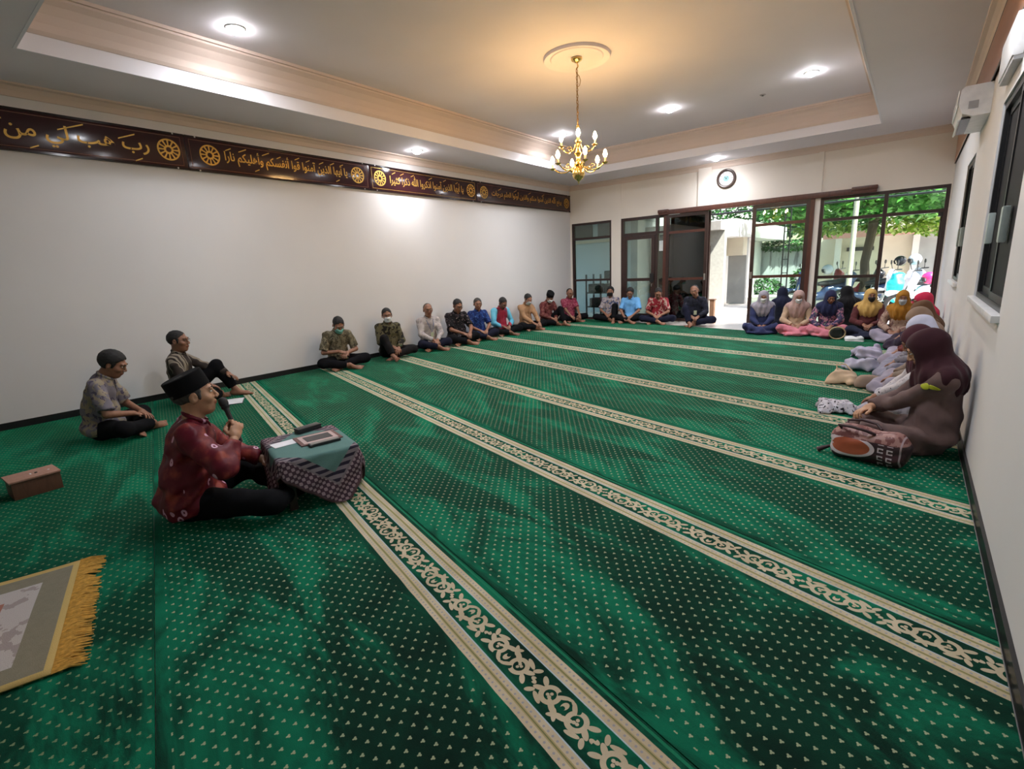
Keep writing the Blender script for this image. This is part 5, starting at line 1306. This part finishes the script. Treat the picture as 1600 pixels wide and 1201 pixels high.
# --- men at the left of the photo
person('man in short-sleeved grey batik shirt with head bowed near the left wall', (-5.70, 1.08), -27, s=.95, lean=2, slump=22, head=(28, -8, 0), hands=((.06, .27, .22), (-.05, .32, .21)), skin='b',
       shirt=batik('lilac_grey_batik', Lc(118, 112, 122), Lc(146, 134, 116), Lc(84, 76, 92), 12, (.52, .60), seed=1), sleeve='short', trousers=m_trk, hair='full', voxel=.011, hem=.05, loose=1.1)
person('man in dark striped shirt leaning on the left wall behind the speaker', (-6.46, 2.03), -34, s=.97, lean=-6, slump=14, head=(2, -12, 0), hands=((.10, .28, .22), (-.14, .50, .27)), skin='b', legs='kneeup',
       shirt=batik('stripe_shirt', Lc(52, 44, 40), Lc(132, 122, 108), Lc(36, 30, 28), 11, v='stripe', seed=.2), trousers=m_trk, glasses=True, voxel=.012)
LWM = [
 ('man in olive batik shirt and teal face mask with head bowed', -6.80, 4.27, -103, dict(head=(36, -6, 0), slump=26, sleeve='short', skin='b', mask=m_maskt, shirt=batik('olive_batik', Lc(92, 84, 66), Lc(128, 118, 96), Lc(58, 52, 44), 20, (.5, .62), seed=2), hands=((.05, .22, .28), (-.05, .26, .25)), voxel=.013)),
 ('man in dark olive batik shirt and white face mask', -6.80, 5.24, -108, dict(head=(10, -14, 4), slump=14, skin='b', mask=m_maskw, shirt=batik('darkolive_batik', Lc(34, 30, 26), Lc(96, 90, 66), Lc(20, 18, 18), 16, (.46, .64), seed=3), trousers=m_trg, hands=((.02, .28, .20), (-.06, .30, .18)), legs='kneeup2', voxel=.013)),
 ('man with glasses in light grey long-sleeved shirt with lanyard', -6.80, 6.14, -110, dict(head=(4, -10, 0), slump=10, lean=0, legs='snug', skin='b', glasses=True, hair='thin', hairm=m_hairg, shirt=batik('lightgrey_batik', Lc(176, 168, 166), Lc(150, 142, 146), Lc(196, 186, 178), 24, (.55, .62), seed=4), trousers=m_trn, lanyard=M('blue_ribbon', (.06, .12, .30), .7), hands=((.03, .30, .20), (-.04, .32, .19)), voxel=.013)),
 ('heavy man with glasses in black batik shirt with white flowers', -6.78, 6.84, -108, dict(head=(22, -4, 0), slump=18, s=1.0, legs='snug', belly=1.16, skin='b', glasses=True, sleeve='short', shirt=batik('black_flower', Lc(22, 20, 24), Lc(70, 60, 66), Lc(186, 168, 170), 20, (.60, .66), seed=5), trousers=m_trk, hands=((.02, .32, .22), (-.10, .36, .22)), voxel=.013)),
 ('man in blue batik shirt with short greying hair', -6.80, 7.48, -112, dict(head=(8, -14, 0), slump=12, skin='b', hairm=m_hairg, sleeve='short', shirt=batik('blue_batik', Lc(22, 40, 96), Lc(36, 70, 140), Lc(90, 130, 180), 26, (.55, .64), seed=6), trousers=m_trn, legs='snug', voxel=.014)),
 ('man in red and turquoise sports jacket with head bowed', -6.80, 8.18, -108, dict(head=(34, -4, 0), slump=22, skin='d', shirt='JACKET', trousers=m_trk, voxel=.014)),
 ('man in tan shirt and grey face mask', -6.78, 9.06, -104, dict(head=(26, -4, 0), slump=18, skin='b', mask=m_maskg, shirt=cloth_plain('tan_shirt', Lc(160, 122, 90)), trousers=m_trk, hands=((.05, .36, .18), (-.10, .42, .14)), voxel=.014)),
 ('man in black cap and brown-red batik shirt with white mask', -6.78, 9.92, -106, dict(head=(34, -14, 0), slump=22, skin='b', mask=m_maskw, cap=True, shirt=batik('brownred_batik', Lc(96, 40, 42), Lc(126, 78, 70), Lc(70, 30, 34), 22, (.52, .62), seed=7), trousers=m_trk, legs='kneeup', voxel=.015)),
 ('man in magenta short-sleeved batik shirt in the far left corner', -6.72, 10.82, -118, dict(head=(14, -8, 0), slump=12, skin='b', hair='thin', sleeve='short', glasses=True, shirt=batik('magenta_batik', Lc(130, 42, 66), Lc(166, 92, 106), Lc(100, 26, 46), 26, (.52, .62), seed=8), trousers=m_trk, hands=((.16, .38, .18), (-.10, .40, .16)), voxel=.015)),
]
g = G('two_tone_jacket'); x_, y_, z_ = g.xyz(); n_ = g.noise(6, 2)
arm_ = (x_.abs()+(n_-.5)*.05).gt(.135)
g.set(g.mix(arm_, g.mix(n_.gt(.6), Lc(150, 26, 52), Lc(96, 22, 50)), g.mix((z_ + (n_-.5)*.1).gt(.36), Lc(84, 166, 196), Lc(96, 178, 204))), .6); m_jacket = g.mat
def show(lst, base):
    for (lab, x, y, f, kw) in lst:
        k = dict(base); k.update(kw)
        if k.get('shirt') == 'JACKET': k['shirt'] = m_jacket
        person(lab, (x, y) if not isinstance(x, tuple) else x, f, **k)
show(LWM, dict(s=.95, lean=-2, slump=16))
FWM = [
 ('man in white and blue batik shirt with black face mask', -5.72, 11.16, 196, dict(head=(2, 6, 0), slump=10, skin='b', mask=m_maskk, hair='full', sleeve='short', shirt=batik('whiteblue_batik', Lc(168, 156, 158), Lc(72, 80, 112), Lc(128, 112, 100), 14, (.54, .60), seed=9), legs='kneeup')),
 ('man in plain light blue short-sleeved shirt', -5.15, 11.06, 196, dict(head=(20, 4, 0), slump=20, skin='b', hair='full', sleeve='short', glasses=True, shirt=cloth_plain('light_blue_shirt', Lc(112, 172, 226)), legs='snug', hands=((.10, .36, .16), (-.08, .34, .18)))),
 ('man in red batik shirt with white motifs, right of the light blue shirt', -4.46, 11.02, 198, dict(head=(28, 4, 0), slump=20, skin='b', glasses=True, sleeve='short', shirt=batik('red_white_batik', Lc(138, 34, 46), Lc(176, 150, 140), Lc(110, 24, 36), 16, (.55, .66), seed=10), trousers=m_trn)),
 ('balding man in dark jacket with badge beside the open doorway', -3.58, 10.86, 200, dict(head=(12, -10, 10), slump=12, skin='b', hair='thin', shirt=batik('dark_jacket', Lc(26, 28, 40), Lc(36, 38, 54), Lc(20, 20, 28), 12, seed=11), trousers=m_trn, lanyard=m_trk, legs='kneeup2', s=.98, belly=1.08)),
]
show(FWM, dict(s=.95, lean=0, slump=16, voxel=.015))
# --- women by the doors
H = cloth_plain
WOM = [
 ('woman in pale grey head scarf, white mask and navy dress by the open doorway', -2.08, 10.02, 190, dict(head=(12, 4, 0), hijab=H('scarf_grey', Lc(150, 144, 156)), mask=m_maskw, shirt=H('navy_dress', Lc(44, 50, 86)), skirt=H('navy_dress', Lc(44, 50, 86)), hands=((.03, .30, .16), (-.04, .31, .16)), hijlen=1.15)),
 ('person in dark navy head scarf turned away behind the grey and pink scarves', -1.86, 10.62, 20, dict(head=(16, 10, 0), s=.90, hijab=H('scarf_darknavy', Lc(22, 26, 48)), shirt=H('dark_navy_top', Lc(16, 18, 32)), skirt=H('dark_navy_top', Lc(16, 18, 32)))),
 ('woman in pink-beige head scarf and white mask with pink skirt', -1.52, 10.00, 190, dict(head=(16, 4, 0), hijab=H('scarf_pink', Lc(172, 142, 136)), mask=m_maskw, shirt=H('beige_blouse', Lc(176, 150, 126)), skirt=H('pink_skirt', Lc(196, 118, 132)), hijlen=1.25)),
 ('woman in navy head scarf and floral blouse with pink skirt', -1.05, 9.98, 188, dict(head=(22, 8, 0), hijab=H('scarf_navy', Lc(34, 38, 70)), shirt=batik('floral_navy', Lc(60, 54, 84), Lc(176, 120, 140), Lc(150, 160, 130), 18, (.54, .64), seed=12), skirt=H('pink_skirt', Lc(196, 118, 132)), hands=((.14, .30, .18), (-.05, .33, .20)))),
 ('person in long black head scarf turned away beside the yellow scarf', -.80, 10.42, 30, dict(head=(20, 10, 0), s=.92, hijab=H('scarf_black', Lc(16, 15, 18)), shirt=H('black_robe', Lc(14, 13, 16)), skirt=H('black_robe', Lc(14, 13, 16)), hijlen=1.5)),
 ('woman in yellow head scarf, black mask and maroon top', -.50, 9.98, 186, dict(head=(4, 12, 0), slump=10, hijab=H('scarf_yellow', Lc(192, 156, 92)), mask=m_maskk, shirt=H('maroon_top', Lc(88, 44, 46)), skirt=H('dark_blue_jeans', Lc(34, 38, 58)), hands=((.06, .30, .24), (-.05, .32, .24)))),
 ('woman in mustard head scarf and grey mask in the right corner', -.06, 9.55, 165, dict(head=(8, 18, 0), slump=12, hijab=H('scarf_mustard', Lc(156, 106, 36)), mask=m_maskg, shirt=batik('beige_floral', Lc(158, 132, 118), Lc(120, 90, 84), Lc(180, 160, 140), 14, (.56, .62), seed=13), skirt=H('lilac_skirt', Lc(150, 142, 160)))),
]
show([(l, (x, y, 0), y, f, k) for (l, x, y, f, k) in WOM], dict(s=.88, legs='snug', lean=0, slump=14, voxel=.014, feet=False, skin='b'))
RWM = [
 ('woman in red head scarf with dark trim in the right corner', .215, 8.75, 98, dict(head=(18, 10, 0), s=.90, hijab=H('scarf_red', Lc(190, 44, 76)), shirt=H('plum_top', Lc(50, 40, 56)), skirt=H('plum_top', Lc(50, 40, 56)))),
 ('woman in brown head scarf and red batik blouse along the right wall', .22, 7.45, 98, dict(head=(34, 6, 0), slump=10, hijab=H('scarf_brown', Lc(104, 76, 56)), shirt=batik('red_batik_blouse', Lc(110, 50, 44), Lc(40, 38, 54), Lc(160, 96, 70), 14, (.55, .64), seed=14), skirt=H('lilac_grey_skirt', Lc(152, 146, 164)))),
 ('woman in beige head scarf bent forward along the right wall', .215, 6.70, 97, dict(head=(40, 4, 0), slump=14, hijab=H('scarf_beige', Lc(146, 124, 108)), shirt=batik('grey_floral', Lc(126, 122, 132), Lc(90, 84, 90), Lc(150, 146, 150), 14, (.56, .66), seed=15), skirt=H('blue_grey_skirt', Lc(136, 134, 152)))),
 ('woman in white head scarf bowing along the right wall', .22, 5.90, 96, dict(head=(44, 2, 0), slump=10, hijab=H('scarf_white', Lc(196, 200, 224)), shirt=H('taupe_robe', Lc(128, 112, 100)), skirt=H('lavender_robe', Lc(150, 144, 160)))),
 ('woman in maroon head scarf and white flowered robe along the right wall', .20, 5.00, 96, dict(head=(36, 2, 0), slump=14, hijab=H('scarf_maroon', Lc(70, 36, 46)), shirt=batik('white_flowered', Lc(192, 186, 190), Lc(168, 160, 166), Lc(40, 36, 40), 20, (.60, .69), seed=16), skirt=batik('white_robe', Lc(186, 182, 194), Lc(170, 166, 180), Lc(150, 146, 156), 10, (.55, .66), seed=17), hands=((.06, .34, .20), (-.02, .37, .20)))),
]
show(RWM, dict(s=.90, legs='snug', lean=-3, slump=10, voxel=.014, feet=False, skin='b'))
pa, AI = person('woman in dark maroon head scarf and taupe uniform nearest the camera on the right', (.212, 4.22), 95, s=.97, lean=-5, slump=11, head=(32, 0, 0), legs='narrow', hijab=H('scarf_darkmaroon', Lc(56, 26, 34)), shirt=H('taupe_uniform', Lc(104, 84, 82)), skirt=H('taupe_uniform', Lc(104, 84, 82)), feet=False, skin='a', voxel=.012,
       hands=((.05, .36, .27), (.14, .36, .22)), handm=('curl', 'curl'), belly=1.1, hijlen=.95)
# shoulder patches on the uniform (camera-side sleeve)
el, wr = AI['arms'][-1]
Rc_, sh_ = AI['Rc'], AI['nb']+AI['Rc']@np.array([-.168, -.012, -.058])
m_patch = M('yellow_green_patch', Lc(172, 178, 40), .6)
blouse = [c for c in pa.children if c.name.startswith('blouse')][0]
for (f, dy, a, b, an) in ((.34, .020, .034, .024, .3), (.20, -.022, .040, .015, .5)):      # leaf-shaped patches hugging the sleeve
    c = sh_+(el-sh_)*f; axis_ = unit(el-sh_); out = unit(np.array([-1, .15, .35])-axis_*np.dot(axis_, [-1, .15, .35])); sd2 = np.cross(axis_, out)
    bm = bmesh.new(); n = 20; rings = []
    for r in (.25, .5, .75, 1.0):
        ring = []
        for j in range(n):
            u_, v_ = a*r*math.cos(2*PI*j/n), b*r*math.sin(2*PI*j/n)
            ring.append(bm.verts.new(Vector(c+out*.075+sd2*(u_*math.cos(an)-v_*math.sin(an)+dy)+axis_*(u_*math.sin(an)+v_*math.cos(an)))))
        rings.append(ring)
    bm.faces.new(rings[0])
    for q, w2 in zip(rings[:-1], rings[1:]):
        for j in range(n): bm.faces.new((q[j], q[(j+1) % n], w2[(j+1) % n], w2[j]))
    o = bm_obj('shoulder_patch', bm, m_patch, pa, True)
    sw = o.modifiers.new('hug', 'SHRINKWRAP'); sw.target = blouse; sw.wrap_method = 'NEAREST_SURFACEPOINT'; sw.wrap_mode = 'ABOVE_SURFACE'; sw.offset = .004
    so = o.modifiers.new('t', 'SOLIDIFY'); so.thickness = .003; so.offset = 0
# ================================================================ bags and small things
def soft(name, label, cat, dims, loc, rz, m, seed=1, amp=.012, vox=.012, taper=.75, group=None):
    t = thing(name, label, cat, loc, rz, group); a, b, h = dims
    def f(P):
        k = 1-(1-taper)*np.clip(P[..., 2:3]/h, 0, 1); q = np.concatenate([P[..., :2]/k, P[..., 2:]], -1)
        d = sbox(q, (0, 0, h/2), (a/2, b/2, h/2), min(a, b, h)*.42)+folds(P, amp, 26, seed)+folds(P, amp*.5, 60, seed+1)
        return smax(d, .002-P[..., 2], .006)
    sdf_obj('bag_body' if cat == 'bag' else 'cloth_body', f, (-a*.65, -b*.7, -.01), (a*.65, b*.7, h*1.25), vox, m, t); return t
g = G('patterned_bag'); x_, y_, z_ = g.xyz()
def el2(x0, z0, a, b): return (((x_-x0)/a)*((x_-x0)/a) + ((z_-z0)/b)*((z_-z0)/b)).sqrt()
n_ = g.noise(8, 3)
col = g.mix(n_.gt(.55), Lc(48, 24, 32), Lc(66, 34, 42))
dro = el2(-.06, .105, .115, .058) + (x_+.06)*1.6
col = g.mix(dro.lt(1.18), col, Lc(206, 190, 196)); col = g.mix(dro.lt(.92), col, Lc(160, 78, 50))
col = g.mix(z_.gt(.155), col, g.mix(g.noise(30, 2).gt(.5), Lc(150, 110, 104), Lc(108, 60, 58)))
for xc in (.085, .135, -.195):
    dx = (x_-xc).abs(); zz = (z_+.012).mod(.05)
    blk = dx.lt(.016)*(zz.gt(.008))*(zz.lt(.040)); hole = dx.lt(.008)*(zz.gt(.016))*(zz.lt(.032))*1.0
    open_ = (x_-xc).gt(.004)*(zz.gt(.018))*(zz.lt(.030))
    col = g.mix(blk*(1.0-hole)*(1.0-open_)*z_.lt(.15), col, Lc(198, 182, 188))
col = g.mix((x_-.185).abs().lt(.004), col, Lc(170, 150, 156))
m_bag = g.set(col, .45); g.bump(g.noise(120, 2), .2, .002)
t = soft('handbag', 'maroon patterned bag with orange and white motifs in front of the nearest woman', 'bag', (.46, .22, .215), (-.105, 3.83, .003), math.radians(-14), m_bag, 3, .008, .010, .86)
for s in (-1, 1): tube('strap', [(-.14, s*.05, .19), (-.16, s*.075, .225), (-.08, s*.10, .235), (.0, s*.10, .225), (.04, s*.06, .20)], .009, M('strap_dark', Lc(50, 26, 32), .6), t, 8)
tube('tassel', [(-.22, -.02, .05), (-.26, -.04, .03), (-.285, -.05, .012)], .014, M('strap_dark', Lc(50, 26, 32), .6), t, 8, [.010, .016, .018])
soft('cloth_bag', 'white cloth bag with black print on the carpet before the white-robed woman', 'bag', (.28, .26, .075), (-.41, 5.00, 0), .3, batik('white_black_print', Lc(190, 188, 198), Lc(176, 172, 182), Lc(30, 30, 36), 22, (.55, .60), seed=20), 5, .026, group='cloth bags by the right wall')
t = soft('cream_tote', 'cream cloth tote on the carpet before the white-scarfed woman', 'bag', (.26, .24, .13), (-.46, 6.16, 0), -.2, H('cream_canvas', Lc(200, 176, 150)), 7, .024, group='cloth bags by the right wall')
tube('handle', [(-.06, 0, .13), (-.08, .02, .19), (0, .03, .20), (.07, .01, .14)], .008, H('cream_canvas', Lc(200, 176, 150)), t, 7)
soft('robe_bundle', 'beige rolled robe lying beside the cream tote', 'cloth', (.34, .16, .13), (-.20, 6.02, 0), .05, H('beige_roll', Lc(150, 130, 116)), 9, .008, group='cloth bags by the right wall')
soft('robe_bundle', 'white prayer robe bundled before the beige-scarfed woman', 'cloth', (.36, .26, .12), (-.36, 6.98, 0), .2, H('white_bundle', Lc(172, 170, 190)), 11, .026, group='cloth bags by the right wall')
soft('robe_bundle', 'pale lilac robe bundled before the brown-scarfed woman', 'cloth', (.34, .28, .15), (-.36, 7.80, 0), .1, H('lilac_bundle', Lc(178, 174, 198)), 13, .026, group='cloth bags by the right wall')
t = soft('handbag', 'small black bag on the tiles beside the mustard scarf', 'bag', (.20, .12, .20), (-.20, 10.10, -.012), .1, m_black, 15, .006)
tube('strap', [(-.06, 0, .18), (-.05, .0, .27), (.05, 0, .27), (.06, 0, .18)], .008, m_black, t, 7)
t = soft('handbag', 'dark round bag with pale rim beside the navy scarf', 'bag', (.22, .12, .20), (-.86, 9.50, .003), .2, M('bag_darkgreen', Lc(26, 30, 26), .5), 16, .006)
tube('rim', [(.11*math.cos(2*PI*j/20), -.055, .10+.095*math.sin(2*PI*j/20)) for j in range(20)], .010, M('bag_rim', Lc(176, 152, 112), .5), t, 6, closed=True)
def shoe(loc, rz, m, label, grp):
    t = thing('shoe', label, 'shoe', loc, rz, grp)
    def up_(P): return smax(smax(sunion([ellip(P, (0, .05, .03), (.042, .085, .038)), ellip(P, (0, -.07, .045), (.036, .05, .05))], .03), -ellip(P, (0, -.05, .085), (.028, .06, .045)), .006), .012-P[..., 2], .003)
    sdf_obj('upper', up_, (-.06, -.14, 0), (.06, .15, .10), .009, m, t)
    sdf_obj('sole', lambda P: sbox(P, (0, 0, .008), (.042, .125, .008), .006), (-.06, -.15, -.005), (.06, .15, .03), .008, m_white, t)
shoe((-.62, 9.42, .002), 1.3, m_maskw, 'white shoe lying on the carpet in front of the maroon top, left one', 'pair of white shoes')
shoe((-.60, 9.30, .002), 1.5, m_maskw, 'white shoe lying on the carpet in front of the maroon top, right one', 'pair of white shoes')
t = thing('mobile_phone', 'small black phone on the carpet edge before the pink skirts', 'phone', (-1.0, 9.48, 0), .9)
box('phone_body', -.038, .038, -.075, .075, 0, .009, m_black, t, bev=.003); box('screen', -.034, .034, -.068, .068, .009, .0095, M('dark_screen', (.010, .011, .022), .12), t)
o = tube('black_pen', [(-5.56, 1.60, .010), (-5.52, 1.71, .010)], .009, m_black, None, 8, [.009, .008]); tag(o, 'black pen lying on the carpet behind the speaker', 'pen')
t = thing('book', 'open book with white pages beside the striped-shirt man', 'book', (-6.02, 2.36, 0), -.5)
boxes('cover', [(-.15, .15, -.105, .105, 0, .006)], M('book_cover', (.03, .03, .06), .5), t)
for s in (-1, 1):
    bm = bmesh.new(); N_ = 8; pr_ = [(s*(.004+.14*j/N_), .006+.016*math.sin(PI*min(1, (j+.6)/N_)**.7)) for j in range(N_+1)]
    a_ = [bm.verts.new((x, -.10, z)) for x, z in pr_]; b_ = [bm.verts.new((x, .10, z)) for x, z in pr_]; c_ = [bm.verts.new((x, -.10, .006)) for x, z in pr_]; d_ = [bm.verts.new((x, .10, .006)) for x, z in pr_]
    for j in range(N_):
        bm.faces.new((a_[j], a_[j+1], b_[j+1], b_[j])); bm.faces.new((c_[j], c_[j+1], a_[j+1], a_[j])); bm.faces.new((d_[j], d_[j+1], b_[j+1], b_[j]))
    bm.faces.new((a_[-1], b_[-1], d_[-1], c_[-1])); bm_obj('page_block', bm, M('page_white', (.68, .70, .72), .7), t, True)
scooter((.62, .64, .68), 'silver motorbike nearest the open doorway with a pink helmet', .42, 14.25, D(194))
helmet(.30, 14.24, .63, (.75, .03, .16), 'pink helmet on the nearest motorbike seat', D(194))
t = thing('fire_extinguisher', 'slim red fire extinguisher outside by the open door', 'fire extinguisher', (.06, 12.0, -.02))
lathe('cylinder', [(0, 0), (.045, 0), (.05, .01), (.05, .36), (.03, .42), (.015, .44)], M('extinguisher_red', (.62, .03, .05), .3), t, 18); lathe('valve', [(.012, .44), (.02, .45), (.02, .48), (0, .485)], m_black, t, 10); tube('hose', [(.02, 0, .46), (.06, 0, .42), (.065, 0, .25)], .008, m_black, t, 7)
